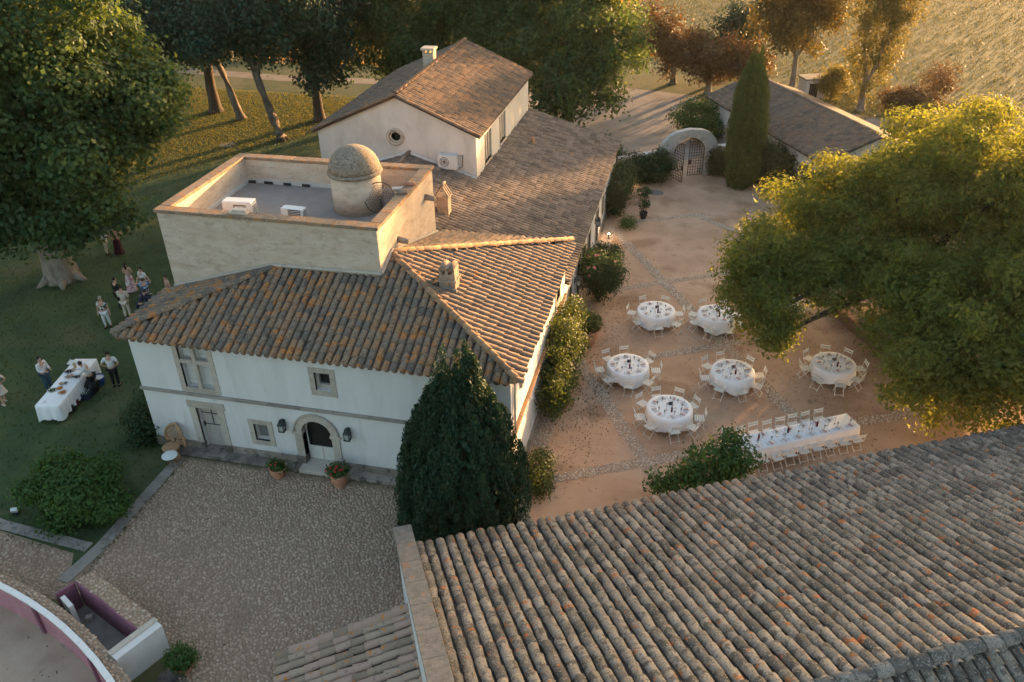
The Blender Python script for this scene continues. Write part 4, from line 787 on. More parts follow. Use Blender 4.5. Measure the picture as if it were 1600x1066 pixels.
def gate_leaf(hinge, tip, label):
    h = np.array(hinge); q = np.array(tip); L = float(np.linalg.norm(q-h)); t = thing('iron_gate', label, 'gate', (*hinge, 0), math.atan2(q[1]-h[1], q[0]-h[0]), 'gate leaves in the arch')
    top = lambda x: 1.62+1.12*math.sqrt(max(0, 1-((L-x)/1.16)**2)); mb = MB()
    mb.tube([(0, 0, .08), (0, 0, top(0))], .03, 6); mb.tube([(L, 0, .08), (L, 0, top(L))], .03, 6); mb.tube([(x, 0, top(x)) for x in np.linspace(0, L, 12)], .03, 6); mb.tube([(0, 0, .08), (L, 0, .08)], .03, 6); mb.build('frame', RUST, t)
    for i in range(1, 6): MB().tube([(L*i/6, 0, .08), (L*i/6, 0, top(L*i/6))], .02, 5).build('bar', RUST, t)
    for k in range(1, 14):
        z = .08+k*.2; x0 = next((x for x in np.linspace(0, L, 60) if top(x) >= z), None)
        if x0 is not None and L-x0 > .1: MB().tube([(x0, 0, z), (L, 0, z)], .02, 5).build('cross_bar', RUST, t)
    MB().box((L-.12, 0, 1.05), (.2, .05, .3)).build('lock', RUST, t)
gate_leaf((18.33, 34.12), (19.05, 33.2), 'rusty iron grid gate leaf swung open, left side of the arch'); gate_leaf((20.36, 35.13), (19.37, 34.62), 'rusty iron grid gate leaf nearly closed, right side of the arch')
# ------------------------------------------------------------------ garden house beyond the gate
hD = wthing('garden_house', 'low garden house with a grey brown tile roof behind the tall cypress', 'house', (27, 39, 0))
DA0, DA1, DB0, DB1 = 38.35, 42.3, -30.3, -14.0; DM = .335
rD = deck('roof', [[(*en(DA0, DB0), 3.0), (*en(DA0, DB1), 3.0), (*en(DA1, DB1), 4.32), (*en(DA1, DB0), 4.32)], [(*en(DA1, DB0), 4.32), (*en(DA1, DB1), 4.32), (*en(DA1+4, DB1), 2.98), (*en(DA1+4, DB0), 2.98)]], hD)
rg = random.Random(61); T = plane_tiles((*en(DA0-.05, DB0), 3.0), NV, EV, DM, [en(DA0-.05, DB0), en(DA0-.05, DB1), en(DA1, DB1), en(DA1, DB0)], .27, .42, TILE_R, rg, .03, 1.05) + ridge_tiles((*en(DA1, DB0), 4.4), (*en(DA1, DB1), 4.4), rg, TILE_R)
lay_tiles(rD, T); mb = MB()
mb.prism([en(DA0+.25, DB0+.2), en(DA0+.25, DB1-.2), en(DA1+3.7, DB1-.2), en(DA1+3.7, DB0+.2)], -.03, 3.0); mb.build('wall', PLASTER2, hD)
for b in (DB0+.2, DB1-.2): mb = MB(); mb.add([(*en(DA0+.25, b), 3.0), (*en(DA1+3.7, b), 3.0), (*en(DA1, b), 4.25)], [(0, 1, 2)]); mb.build('gable', PLASTER2, hD)
t = thing('stone_tank', 'small square stone hut with a flat lid behind the garden house roof', 'hut', (29.3, 57.2, 0), RAD(20)); MB().box((0, 0, .85), (1.9, 1.6, 1.7)).build('wall', PLASTER2, t, bevel=.03); MB().box((0, 0, 1.78), (2.2, 1.9, .15)).build('lid', CONC, t, bevel=.03); MB().box((-.2, -.80, .75), (.8, .05, 1.3)).build('opening', DARK, t)
t = thing('utility_pole', 'thin pale utility pole standing behind the red tinted trees', 'pole', (24.4, 62, 0)); MB().tube([(0, 0, 0), (0, 0, 8.5)], [.12, .08], 8).build('post', plain('pole_grey', (.45, .42, .38), .8), t); MB().box((0, 0, 7.6), (.9, .08, .08)).build('crossarm', IRON, t)
# ------------------------------------------------------------------ round tables, long table, chairs
def make_chair():
    t = empty('folding_chair')
    for s_ in (-1, 1):
        MB().tube([(s_*.20, -.20, 0), (s_*.20, .17, .46), (s_*.20, .25, .86)], .014, 5).build('back_leg', CHAIRM, t); MB().tube([(s_*.175, .24, 0), (s_*.175, -.17, .44)], .014, 5).build('front_leg', CHAIRM, t)
    for k in range(5): MB().box((0, -.17+k*.082, .455), (.42, .058, .018)).build('seat_slat', CHAIRM, t)
    for z in (.70, .80): MB().box((0, .212+(z-.7)*.2, z), (.42, .016, .062), M=Matrix.Rotation(-.2, 3, 'X')).build('back_slat', CHAIRM, t)
    MB().tube([(-.175, .20, .05), (.175, .20, .05)], .011, 5).build('foot_rail', CHAIRM, t); return t
proto = make_chair(); _used = []
def put_chair(x, y, rz, label, group):
    o = proto if not _used else copy_tree(proto); _used.append(1); o.location = (x, y, 0); o.rotation_euler = (0, 0, rz); tag(o, label, 'chair', group)
def cloth_round(name, R, label, loc, rz, seed):
    r_ = random.Random(seed); n = 72; rows = []
    for (q, kind) in ((.02, 0), (.5, 0), (.9, 0), (1.0, 1), (1.02, 2), (1.03, 3), (1.035, 4), (1.04, 5)):
        row = []
        for k in range(n):
            th = 2*math.pi*k/n; sq = abs(math.cos(2*th+.6)); hem = .33-.22*sq**2+.02*math.sin(9*th); fold = math.sin(13*th+seed)*.6+math.sin(23*th+seed*2)*.4
            if kind == 0: row.append((R*q*math.cos(th), R*q*math.sin(th), .765))
            else:
                f = (kind-1)/4; z = .755+(hem-.755)*f; rad = R*(1.0+.015*min(1, f*4)+.045*f)+fold*.045*f; row.append((rad*math.cos(th), rad*math.sin(th), z))
        rows.append(row)
    vs = [p for r in rows for p in r]; fs = [(i*n+k, i*n+(k+1) % n, (i+1)*n+(k+1) % n, (i+1)*n+k) for i in range(len(rows)-1) for k in range(n)]; fs.append(tuple(range(n))[::-1])
    o = MB().add(vs, fs, .5).build(name, CLOTH, None, True, loc, rz); return tag(o, label, 'tablecloth', 'white round tablecloths')
PLATE = plain('plate_white', (.72, .70, .68), .3); NAP = plain('dusty_pink_napkin', (.52, .33, .30), .8); NAP2 = plain('grey_napkin', (.52, .47, .45), .8); STEEL = plain('cutlery', (.35, .34, .33), .3)
WINE = plain('dark_red_glass', (.12, .015, .025), .2); CARD = plain('dark_card', (.05, .05, .06), .6); FLAME = glow('candle_glow', (1.0, .85, .62), .5)
def make_setting(nm):
    t = empty('place_setting'); MB().lathe([(.0, .0), (.09, .0), (.135, .014), (.13, .018), (.09, .008), (0, .008)], 16, cap=False).build('plate', PLATE, t, True)
    MB().box((0, 0, .022), (.09, .19, .022), .35).build('napkin', nm, t, bevel=.006); MB().box((-.18, 0, .006), (.014, .19, .006)).build('fork', STEEL, t); MB().box((.18, 0, .006), (.014, .2, .006)).build('knife', STEEL, t)
    MB().lathe([(.028, 0), (.006, .008), (.006, .07), (.034, .10), (.030, .17)], 10, (.12, .17, 0), False).build('glass', LGLASS, t, True); return t
setA, setB = make_setting(NAP), make_setting(NAP2); _s = [setA, setB]
def put_setting(x, y, rz, label, group, v):
    if _s[v] is not None: o = _s[v]; _s[v] = None
    else: o = copy_tree((setA, setB)[v])
    o.location = (x, y, .768); o.rotation_euler = (0, 0, rz); tag(o, label, 'place setting', group)
def candle(x, y, where, group):
    t = thing('tealight', 'small glowing tealight on '+where, 'candle', (x, y, .768), 0, group); MB().lathe([(.03, 0), (.036, .05), (.031, .05), (.028, .03), (0, .03)], 10, cap=False).build('cup', LGLASS, t, True); MB().lathe([(.010, 0), (.013, .012), (.002, .04)], 8, (0, 0, .032)).build('flame', FLAME, t)
def bottle(x, y, where, group):
    t = thing('wine_bottle', 'dark red bottle on '+where, 'bottle', (x, y, .768), 0, group); MB().lathe([(.04, 0), (.04, .19), (.015, .24), (.015, .31)], 10).build('body', WINE, t, True); MB().lathe([(.017, 0), (.017, .05)], 8, (0, 0, .27)).build('capsule', NAP, t)
def taper(x, y, where, group):
    t = thing('tall_candle', 'slim pink taper candle on '+where, 'candle', (x, y, .768), 0, group); MB().lathe([(.04, 0), (.04, .012), (.014, .02), (.014, .05)], 8).build('holder', STEEL, t, True); MB().lathe([(.011, 0), (.010, .28)], 8, (0, 0, .045)).build('stick', NAP, t)
def card(x, y, rz, where): tt = thing('menu_card', 'small dark folded table card on '+where, 'card', (x, y, .768), rz); MB().box((0, .03, .06), (.17, .006, .13), M=Matrix.Rotation(.35, 3, 'X')).build('front', CARD, tt); MB().box((0, -.03, .06), (.17, .006, .13), M=Matrix.Rotation(-.35, 3, 'X')).build('back', CARD, tt)
TABLES = [(18.81, 13.60, 7, .35, 'the round table by the oleander'), (17.98, 8.42, 8, .15, 'the round table by the house'), (19.98, 5.59, 9, .0, 'the round table left of the long table'),
          (22.49, 8.89, 8, .3, 'the central round table'), (26.82, 10.40, 8, .2, 'the round table by the raised bed'), (21.73, 13.82, 8, .5, 'the round table half hidden by foliage'), (24.98, 16.36, 8, .1, 'the round table seen through the foliage')]
SIDES = ('tree', 'tree-gate', 'gate', 'gate-house', 'house', 'house-barn', 'barn', 'barn-tree')
ORD = ('first', 'second', 'third', 'fourth', 'fifth', 'sixth', 'seventh', 'eighth', 'ninth')
for i, (x, y, n, ph, where) in enumerate(TABLES):
    t = thing('round_table', where[4:]+', wooden, under a white cloth', 'table', (x, y, 0), 0, 'round dining tables')
    MB().lathe([(.89, 0), (.89, .03)], 32, (0, 0, .72)).build('tabletop', TABLEW, t)
    for a in range(4): MB().tube([(.5*math.cos(a*1.571+.8), .5*math.sin(a*1.571+.8), 0), (.42*math.cos(a*1.571+.8), .42*math.sin(a*1.571+.8), .72)], .03, 6).build('leg', TABLEW, t)
    cloth_round('tablecloth', .92, 'white cloth draped over '+where, (x, y, 0), i*.7, i)
    for k in range(n):
        a = ph+2*math.pi*k/n+random.uniform(-.07, .07); rr = 1.20+random.uniform(-.05, .06); put_chair(x+rr*math.cos(a), y+rr*math.sin(a), a-math.pi/2+random.uniform(-.28, .28), 'folding chair on the '+SIDES[int(round(a/(math.pi/4))) % 8]+' side of '+where, 'chairs at '+where)
        put_setting(x+.66*math.cos(a), y+.66*math.sin(a), a+math.pi/2, 'plate and napkin on the '+SIDES[int(round(a/(math.pi/4))) % 8]+' side of '+where, 'settings on '+where, k % 2)
    for k in range(3): candle(x+.24*math.cos(k*2.1+ph), y+.24*math.sin(k*2.1+ph), where, 'tealights on '+where)
    for k in range(2): taper(x+.20*math.cos(k*3.1+1+ph), y+.20*math.sin(k*3.1+1+ph), where, 'tapers on '+where)
    bottle(x+.1, y-.28, where, 'bottles on '+where); card(x+.02, y+.22, .3, where)
LA, LB = np.array([22.45, 3.55]), np.array([27.15, 6.25]); ld = nrm(LB-LA); ln_ = np.array([-ld[1], ld[0]]); LL = float(np.linalg.norm(LB-LA)); lc = (LA+LB)/2; lr = math.atan2(ld[1], ld[0])
where = 'the long banquet table'
t = thing('long_table', 'long banquet table covered by a white cloth beside the barn', 'table', (*lc, 0), lr); MB().box((0, 0, .735), (LL-.02, .86, .03)).build('tabletop', TABLEW, t)
for sx in (-1, 0, 1):
    for sy in (-1, 1): MB().box((sx*(LL/2-.2), sy*.36, .36), (.06, .06, .72)).build('leg', TABLEW, t)
def cloth_rect(name, L, Wd, top, hem, label, loc, rz, seed, mat=CLOTH, group=None):
    n = 160; P = 2*(L+Wd); rows = []
    def per(s):
        s %= P
        for (x0, y0, dx, dy, l) in ((-L/2, -Wd/2, 1, 0, L), (L/2, -Wd/2, 0, 1, Wd), (L/2, Wd/2, -1, 0, L), (-L/2, Wd/2, 0, -1, Wd)):
            if s <= l: return (x0+dx*s, y0+dy*s, dy, -dx)
            s -= l
        return (-L/2, -Wd/2, 0, -1)
    for f in (0, .02, .3, .65, 1):
        row = []
        for k in range(n):
            x, y, nx, ny = per(P*k/n); fo = (math.sin(k*.9+seed)+.6*math.sin(k*2.3+seed))*.035*f; cx = max(0, abs(x)-L/2+.25)*max(0, abs(y)-Wd/2+.25)*16
            row.append((x+nx*(.015+.05*f+fo), y+ny*(.015+.05*f+fo), top-(top-hem)*f-(.08*cx*f)+.012*math.sin(k*1.7)*f))
        rows.append(row)
    rows[0] = [(per(P*k/n)[0], per(P*k/n)[1], top+.006) for k in range(n)]
    vs = [p for r in rows for p in r]; fs = [(i*n+k, (i+1)*n+k, (i+1)*n+(k+1) % n, i*n+(k+1) % n) for i in range(len(rows)-1) for k in range(n)]; fs.append(tuple(range(n)))
    return tag(MB().add(vs, fs, .5).build(name, mat, None, True, loc, rz), label, 'tablecloth', group)
cloth_rect('tablecloth', LL, .9, .758, .30, 'white cloth over the long banquet table by the barn', (*lc, 0), lr, 2)
for k in range(9):
    for sy in (-1, 1):
        if sy == 1 and k == 8: continue
        p = LA+ld*(.35+k*(LL-.7)/8); c = p+ln_*sy*(.74+random.uniform(-.04, .05)); far = sy == 1
        put_chair(c[0], c[1], lr+(0 if far else math.pi)+random.uniform(-.08, .08), 'folding chair on the %s side of the long table, %s from the house end' % ('courtyard' if far else 'barn', ORD[k]), 'chairs on the %s side of the long table' % ('courtyard' if far else 'barn'))
        q = p+ln_*sy*.29; put_setting(q[0], q[1], lr+(math.pi if far else 0), 'plate and napkin on the %s side of the long table, %s from house end' % ('courtyard' if far else 'barn', ORD[k]), 'settings on the long table', k % 2)
for k in range(4): p = LA+ld*(.8+k*1.15); candle(p[0], p[1], where, 'tealights on the long table'); taper(p[0]+ld[0]*.3, p[1]+ld[1]*.3, where, 'tapers on the long table')
for k in range(3): p = LA+ld*(1.2+k*1.3)+ln_*.08; bottle(p[0], p[1], where, 'bottles on the long table')
# ------------------------------------------------------------------ pots, rattan chair, lamps in the yard
def pot_plant(label, loc, pr, ph, lobes, n, size, leaf, seed, potm=None, blooms=None, name='potted_plant', group='potted plants'):
    t = bush(name, label, loc, [(a, b, c+ph, d, e, f) for a, b, c, d, e, f in lobes], n, size, leaf, seed, .09, 14, 'potted plant', group, .4, 6, blooms)
    MB().lathe([(pr*.66, 0), (pr*.9, ph*.45), (pr, ph*.8), (pr*.92, ph*.86), (pr*1.12, ph*.9), (pr*1.12, ph), (pr*.95, ph), (pr*.9, ph*.86), (0, ph*.86)], 20, cap=False).build('pot', potm or TERRA, t, True); MB().tube([(pr*.98*math.cos(q*.314), pr*.98*math.sin(q*.314), ph*.5) for q in range(21)], .016, 5).build('pot_band', potm or TERRA, t, True); return t
pot_plant('terracotta pot of dark green geraniums left of the arched door', (5.72, -.85, 0), .30, .46, [(0, 0, .14, .36, .32, .20), (-.2, 0, .1, .25, .25, .18), (.2, 0, .1, .22, .25, .16)], 900, .09, 'bush', 1, blooms=(BLOOM, 3, .025))
pot_plant('tall terracotta pot of red flowering geraniums right of the arched door', (8.22, -.85, 0), .31, .62, [(0, 0, .15, .38, .34, .22), (-.22, 0, .1, .25, .25, .18), (.24, 0, .14, .24, .25, .18)], 1000, .09, 'bush', 2, blooms=(BLOOM, 9, .03))
pot_plant('big terracotta pot with a round shrub by the courtyard wall', (15.75, 11.0, 0), .55, .85, [(0, 0, .38, .72, .7, .50)], 3200, .10, 'climb', 3)
pot_plant('black pot with a slim two tiered shrub near the gate', (17.02, 26.6, 0), .24, .42, [(0, 0, .55, .42, .42, .32), (-.05, 0, 1.35, .5, .5, .30)], 1500, .10, 'hedge', 4, DARK)
pot_plant('small round potted bush in the cobbled corner below the white end wall', (6.95, -9.35, 0), .26, .30, [(0, 0, .26, .46, .44, .34)], 2200, .08, 'bush', 5)
bush('small_bush', 'little round green bush at the end of the cobbled strip', (16.19, 25.0, 0), [(0, 0, .30, .42, .4, .32)], 1100, .10, 'bush', 6)
bush('low_bush', 'low dark bush between the spotlight and the oleander', (15.5, 20.6, 0), [(0, 0, .4, .75, .7, .42), (.3, -.2, .35, .5, .5, .35)], 2200, .12, 'hedge', 7)
bush('oleander', 'large oleander with pink blossoms against the low wing', (15.75, 15.4, 0), [(0, 0, 1.9, 1.15, 1.1, 1.0), (.45, -.4, 1.5, .9, .9, .8), (-.2, .3, 1.3, .9, .9, .8), (0, -.1, .6, .5, .5, .5)], 11000, .17, 'hedge', 8, .28, 22, blooms=(PINKB, 7, .05), aspect=.3)
bush('climbing_shrub', 'tall dense climber with sunlit golden leaves against the side wall', (15.35, 6.6, 0), [(0, 0, 1.5, .75, 1.5, 1.5), (-.05, 1.6, 2.0, .7, 1.3, 1.2), (-.05, -1.6, 1.5, .65, 1.3, 1.5), (-.1, .4, 2.9, .5, 1.4, .8), (-.1, 2.6, 2.8, .45, .8, .8)], 17000, .13, 'climb', 9, .22)
bush('wall_shrub', 'small yellow green shrub at the foot of the side wall beside the cypress', (15.45, 1.2, 0), [(0, 0, .5, .40, .9, .55), (.15, -.8, .4, .38, .6, .42)], 3200, .11, 'climb', 10)
t = thing('rattan_chair', 'round backed peacock rattan armchair at the left end of the facade', 'chair', (1.02, -.58, 0.0), RAD(-12)); mb = MB()
mb.lathe([(.30, 0), (.20, .16), (.19, .24), (.33, .42)], 18, cap=False); mb.build('pedestal', RATTAN, t, True)
MB().lathe([(0, .40), (.33, .40), (.36, .45), (.30, .47), (0, .46)], 18, cap=False).build('seat', RATTAN, t, True)
def fan(r_, a): return (r_*.50*math.cos(a), .22+.20*(1-abs(math.cos(a)))*1.0+.05*r_, .55+r_*(.62*math.sin(a)+.08))
mb = MB()
for r_ in (1.0, .78): mb.tube([fan(r_, -.45+q*(math.pi+.9)/20) for q in range(21)], .05 if r_ == 1 else .028, 6)
mb.build('back_rim', RATTAN, t, True); mb = MB()
for q in range(17): a = -.3+q*(math.pi+.6)/16; mb.tube([fan(.1, a), fan(1.0, a)], .014, 4)
for r_ in (.3, .5, .64, .9): mb.tube([fan(r_, -.4+q*(math.pi+.8)/20) for q in range(21)], .013, 4)
mb.build('back_weave', RATTAN, t)
t = thing('side_table', 'small round white topped rattan table in front of the peacock chair', 'table', (1.30, -1.12, 0)); MB().lathe([(.28, .46), (.30, .47), (.30, .50), (.28, .51)], 24).build('table_top', WHITE, t, True); mb = MB()
for q in range(7): mb.tube([(.24*math.cos(q*.9), .24*math.sin(q*.9), 0), (.13*math.cos(q*.9+.3), .13*math.sin(q*.9+.3), .24), (.24*math.cos(q*.9+.6), .24*math.sin(q*.9+.6), .46)], .016, 5)
mb.tube([(.24*math.cos(q*.314), .24*math.sin(q*.314), .01) for q in range(21)], .016, 5); mb.build('base', RATTAN, t, True)
def spot(loc, label, en_):
    t = thing('garden_spotlight', label, 'spotlight', loc, 0, 'lit spotlights along the low wing'); MB().tube([(0, 0, 0), (0, 0, .22)], .02, 6).build('spike', IRON, t); MB().lathe([(.04, 0), (.07, .10), (.07, .13)], 12, (0, 0, .20)).build('housing', IRON, t, True)
    MB().lathe([(.07, 0), (.055, .035), (0, .05)], 12, (0, 0, .325)).build('bulb', glow('spot_bulb', (1.0, .78, .5), 12), t, True)
    l = bpy.data.lights.new('bulb_light', 'POINT'); l.energy = en_; l.color = (1, .7, .4); l.shadow_soft_size = .06; o = bpy.data.objects.new('bulb_light', l); o.location = (0, -.02, .45); link(o, t)
spot((15.45, 32.0, 0), 'glowing spotlight by the hedge near the gate', 6); spot((15.28, 23.05, 0), 'glowing spotlight on the sand beside the low wing door', 6)
def cover(loc, r_, label): t = thing('manhole_cover', label, 'manhole cover', (*loc, .0)); MB().lathe([(r_, 0), (r_, .012)], 24).build('rim', CONC, t); MB().lathe([(r_*.85, 0), (r_*.85, .018)], 24).build('lid', GREYCOP if r_ < .6 else GRAVEL, t)
cover((17.45, 31.1), .55, 'dark round manhole cover in the sand in front of the gate'); cover((-16.84, 35.1), .62, 'pale round manhole cover on the lawn'); 
t = thing('lawn_floodlight', 'small floodlight standing on the lawn edge at the left margin', 'floodlight', (-2.75, -4.75, 0)); MB().box((0, 0, .04), (.2, .2, .08)).build('foot', IRON, t); MB().box((0, 0, .18), (.26, .14, .2), .4, M=Matrix.Rotation(.5, 3, 'X')).build('head', ACM, t, bevel=.02)
rb = wthing('raised_bed', 'low terracotta coloured wall of a raised bed under the big tree', 'planter', (28.4, 14, 0))
bpts = [(27.3, 16.6), (27.9, 15.15), (29.09, 12.9), (30.6, 11.2), (33, 10.2)]
for a, b in zip(bpts[:-1], bpts[1:]): a = np.array(a); b = np.array(b); d = nrm(b-a); n = np.array([-d[1], d[0]])*.3; MB().prism([tuple(a), tuple(b), tuple(b+n), tuple(a+n)], -.03, .62).build('wall_segment', material('bed_plaster', [(.30, .16, .11), (.38, .21, .14)], 2, .95, .3), rb)
MB().prism(bpts+[(34, 15), (29, 18)], -.03, .5).build('soil', MORTAR, rb)
bush('silver_shrub', 'silvery grey leaved shrub in the raised bed', (28.95, 14.6, .5), [(0, 0, .4, .9, .8, .5), (.8, -.9, .3, .7, .7, .45)], 4500, .11, 'silver', 12)
# ------------------------------------------------------------------ people on the lawn
SKIN = [plain('skin_light', (.50, .30, .22), .6), plain('skin_tan', (.36, .20, .13), .6)]
HAIR = {'dark': plain('dark_hair', (.018, .012, .010), .6), 'brown': plain('brown_hair', (.06, .032, .018), .6), 'grey': plain('grey_hair', (.30, .28, .26), .6)}
def fabric(name, c, spots=()): return material(name, [tuple(v*.85 for v in c), c], 5, .85, .2, 30, spots=spots)
FAB = {'white': fabric('white_shirt', (.66, .66, .66)), 'cream': fabric('cream_cloth', (.60, .53, .42)), 'black': fabric('black_cloth', (.012, .012, .015)), 'navy': fabric('navy_cloth', (.025, .028, .06)), 'jeans': fabric('blue_denim', (.03, .075, .12)),
       'palejeans': fabric('pale_denim', (.36, .42, .47)), 'floral': fabric('pink_floral', (.52, .28, .30), (((.65, .60, .58), 7, .50, .05), ((.30, .06, .10), 9, .60, .04))), 'print': fabric('black_white_print', (.05, .05, .05), (((.62, .60, .58), 9, .50, .04),)), 'blueprint': fabric('blue_print', (.03, .10, .22), (((.55, .60, .66), 9, .56, .04),)),
       'wine': fabric('wine_dress', (.045, .010, .018)), 'salmon': fabric('salmon_top', (.46, .24, .19)), 'yellow': fabric('yellow_cloth', (.55, .38, .03)), 'lace': fabric('lace_dress', (.60, .55, .48), (((.42, .36, .30), 12, .58, .05),))}
def skin_mesh(name, J, E, mat, sub=1):
    """continuous surface grown round a skeleton: J = {joint: ((x,y,z), radius)}, E = edges, first joint is the root"""
    ks = list(J); m = bpy.data.meshes.new(name); m.from_pydata([J[k][0] for k in ks], [(ks.index(a), ks.index(b)) for a, b in E], []); o = bpy.data.objects.new(name, m); COL.objects.link(o)
    o.modifiers.new('skin', 'SKIN').use_smooth_shade = True
    lay = m.skin_vertices[0] if m.skin_vertices else None
    if lay is None:
        bm = bmesh.new(); bm.from_mesh(m); bm.verts.layers.skin.verify(); bm.to_mesh(m); bm.free(); lay = m.skin_vertices[0]
    for i, k in enumerate(ks): r_ = J[k][1]; lay.data[i].radius = (r_, r_) if not hasattr(r_, '__len__') else r_; lay.data[i].use_root = (i == 0)
    s_ = o.modifiers.new('sub', 'SUBSURF'); s_.levels = sub; s_.render_levels = sub
    dg = bpy.context.evaluated_depsgraph_get(); me = bpy.data.meshes.new_from_object(o.evaluated_get(dg)); bpy.data.objects.remove(o); me.name = name; me.materials.clear(); me.materials.append(mat); me.polygons.foreach_set('use_smooth', [True]*len(me.polygons)); return me
def person(label, loc, face, top, bottom, hair='dark', h=1.72, arms='hang', stride=.0, kind='trousers', sk=0, longhair=False, lean=0.0, sleeve='long', squat=0.0):
    """faces +Y before turning by `face`; arms: hang, front, up, hip, reach"""
    t = thing('person', label, 'person', loc, face); k = h/1.72; dz = -squat
    P = {'pelvis': (0, -.10*squat, .93+dz), 'spine': (0, .02+lean*.25, 1.12+dz), 'chest': (0, .01+lean*.55, 1.32+dz-.12*lean), 'neck': (0, lean*.85, 1.47+dz-.28*lean), 'head0': (0, .02+lean*.98, 1.555+dz-.34*lean), 'head1': (0, .035+lean*1.06, 1.635+dz-.38*lean), 'head2': (0, .01+lean*1.1, 1.70+dz-.41*lean), 'nose': (0, .125+lean*1.06, 1.605+dz-.38*lean)}
    R_ = {'pelvis': (.155, .115), 'spine': (.135, .10), 'chest': (.16, .11), 'neck': .055, 'head0': (.068, .075), 'head1': (.078, .092), 'head2': (.05, .06), 'nose': .018}
    E_ = [('pelvis', 'spine'), ('spine', 'chest'), ('chest', 'neck'), ('neck', 'head0'), ('head0', 'head1'), ('head1', 'head2'), ('head1', 'nose')]
    for s_, n in ((-1, 'l'), (1, 'r')):
        st_ = stride*s_; cx, cy, cz = P['chest']; P['sho'+n] = (s_*.185, cy, cz+.085); mode = arms if isinstance(arms, str) else arms[0 if s_ < 0 else 1]
        sx, sy, sz = P['sho'+n]; D = {'hang': ((.06, -.02, -.29), (.03, .06, -.25)), 'front': ((.05, .03, -.28), (-.10, .22, -.03)), 'up': ((.16, .08, .05), (-.10, .04, .22)), 'hip': ((.17, -.08, -.24), (-.12, .10, -.14)), 'reach': ((.03, .20, -.20), (0, .22, .02))}[mode]
        e_ = (sx+s_*D[0][0], sy+D[0][1], sz+D[0][2]); w_ = (e_[0]+s_*D[1][0], e_[1]+D[1][1], e_[2]+D[1][2]); d = nrm(np.array(w_)-np.array(e_)); P['elb'+n] = e_; P['wri'+n] = w_; P['palm'+n] = tuple(np.array(w_)+d*.07)
        R_.update({'sho'+n: .062, 'elb'+n: .045, 'wri'+n: .03, 'palm'+n: (.036, .022)}); E_ += [('chest', 'sho'+n), ('sho'+n, 'elb'+n), ('elb'+n, 'wri'+n), ('wri'+n, 'palm'+n)]
        side = nrm(np.cross(d, (0, 1, .2)))
        for f_, (o_, l_) in enumerate(((-.026, .065), (-.009, .078), (.009, .074), (.025, .058))): q = 'f%d' % f_+n; P[q] = tuple(np.array(P['palm'+n])+side*o_+d*l_+np.array([0, .015, -.008])); R_[q] = .009; E_.append(('palm'+n, q))
        q = 'th'+n; P[q] = tuple(np.array(w_)+d*.055+side*.055*-s_+np.array([0, .02, 0])); R_[q] = .011; E_.append(('wri'+n, q))
        P['hip'+n] = (s_*.095, -.10*squat, .86+dz); P['kne'+n] = (s_*(.10+.12*squat), .03+st_*.5+.42*squat, .48-.10*squat*0+dz*.25); P['ank'+n] = (s_*.10, -.03+st_, .09); P['toe'+n] = (s_*.12, .13+st_, .035)
        R_.update({'hip'+n: .098, 'kne'+n: .062, 'ank'+n: .042, 'toe'+n: (.045, .03)}); E_ += [('pelvis', 'hip'+n), ('hip'+n, 'kne'+n), ('kne'+n, 'ank'+n), ('ank'+n, 'toe'+n)]
    P = {a: tuple(c*k for c in b) for a, b in P.items()}; R_ = {a: (tuple(x*k for x in b) if hasattr(b, '__len__') else b*k) for a, b in R_.items()}
    obj('body', skin_mesh('body', {a: (P[a], R_[a]) for a in P}, E_, SKIN[sk]), t)
    def cloth(name, keys, edges, mat, grow=.022, over={}): obj(name, skin_mesh(name, {a: (over.get(a, P[a]), tuple(x+grow for x in R_[a]) if hasattr(R_[a], '__len__') else R_[a]+grow) for a in keys}, edges, FAB[mat]), t)
    mid = lambda a, b, f: tuple(P[a][i]+(P[b][i]-P[a][i])*f for i in range(3))
    if top:
        ks = ['chest', 'spine', 'pelvis', 'shol', 'shor', 'elbl', 'elbr']; ed = [('chest', 'spine'), ('spine', 'pelvis'), ('chest', 'shol'), ('chest', 'shor'), ('shol', 'elbl'), ('shor', 'elbr')]; ov = {}
        if sleeve == 'long': ks += ['wril', 'wrir']; ed += [('elbl', 'wril'), ('elbr', 'wrir')]
        elif sleeve == 'short': ov = {'elbl': mid('shol', 'elbl', .7), 'elbr': mid('shor', 'elbr', .7)}
        else: ks = ks[:3]; ed = ed[:2]; ov = {'chest': mid('chest', 'spine', .1)}
        cloth('top', ks, ed, top, .020, ov)
    if kind == 'trousers': cloth('trousers', ['pelvis', 'hipl', 'hipr', 'knel', 'kner', 'ankl', 'ankr'], [('pelvis', 'hipl'), ('pelvis', 'hipr'), ('hipl', 'knel'), ('hipr', 'kner'), ('knel', 'ankl'), ('kner', 'ankr')], bottom, .020)
    else:
        hem = .55 if kind == 'short_dress' else .06; n = 28; vs = []; pr = ((.99, .150, .115), (.90, .185, .145), (.75, .21, .17), (.55, .235+.05*(hem > .3), .21), (.3, .24, .23), (.06, .31, .30)); pr = [p for p in pr if p[0] >= hem-.01]
        for z, a, b in pr:
            for q in range(n): th = 2*math.pi*q/n; f = 1+.07*math.sin(th*7)*(1-z); vs.append((a*k*f*math.cos(th), b*k*f*math.sin(th), z*k))
        m_ = MB().add(vs, [(i*n+q, (i+1)*n+q, (i+1)*n+(q+1) % n, i*n+(q+1) % n) for i in range(len(pr)-1) for q in range(n)]); m_.build('skirt', FAB[bottom], t, True)
    hm = MB(); cx, cy, cz = P['head1']; rr = .098*k; nu, nv = 14, 8; vs = []
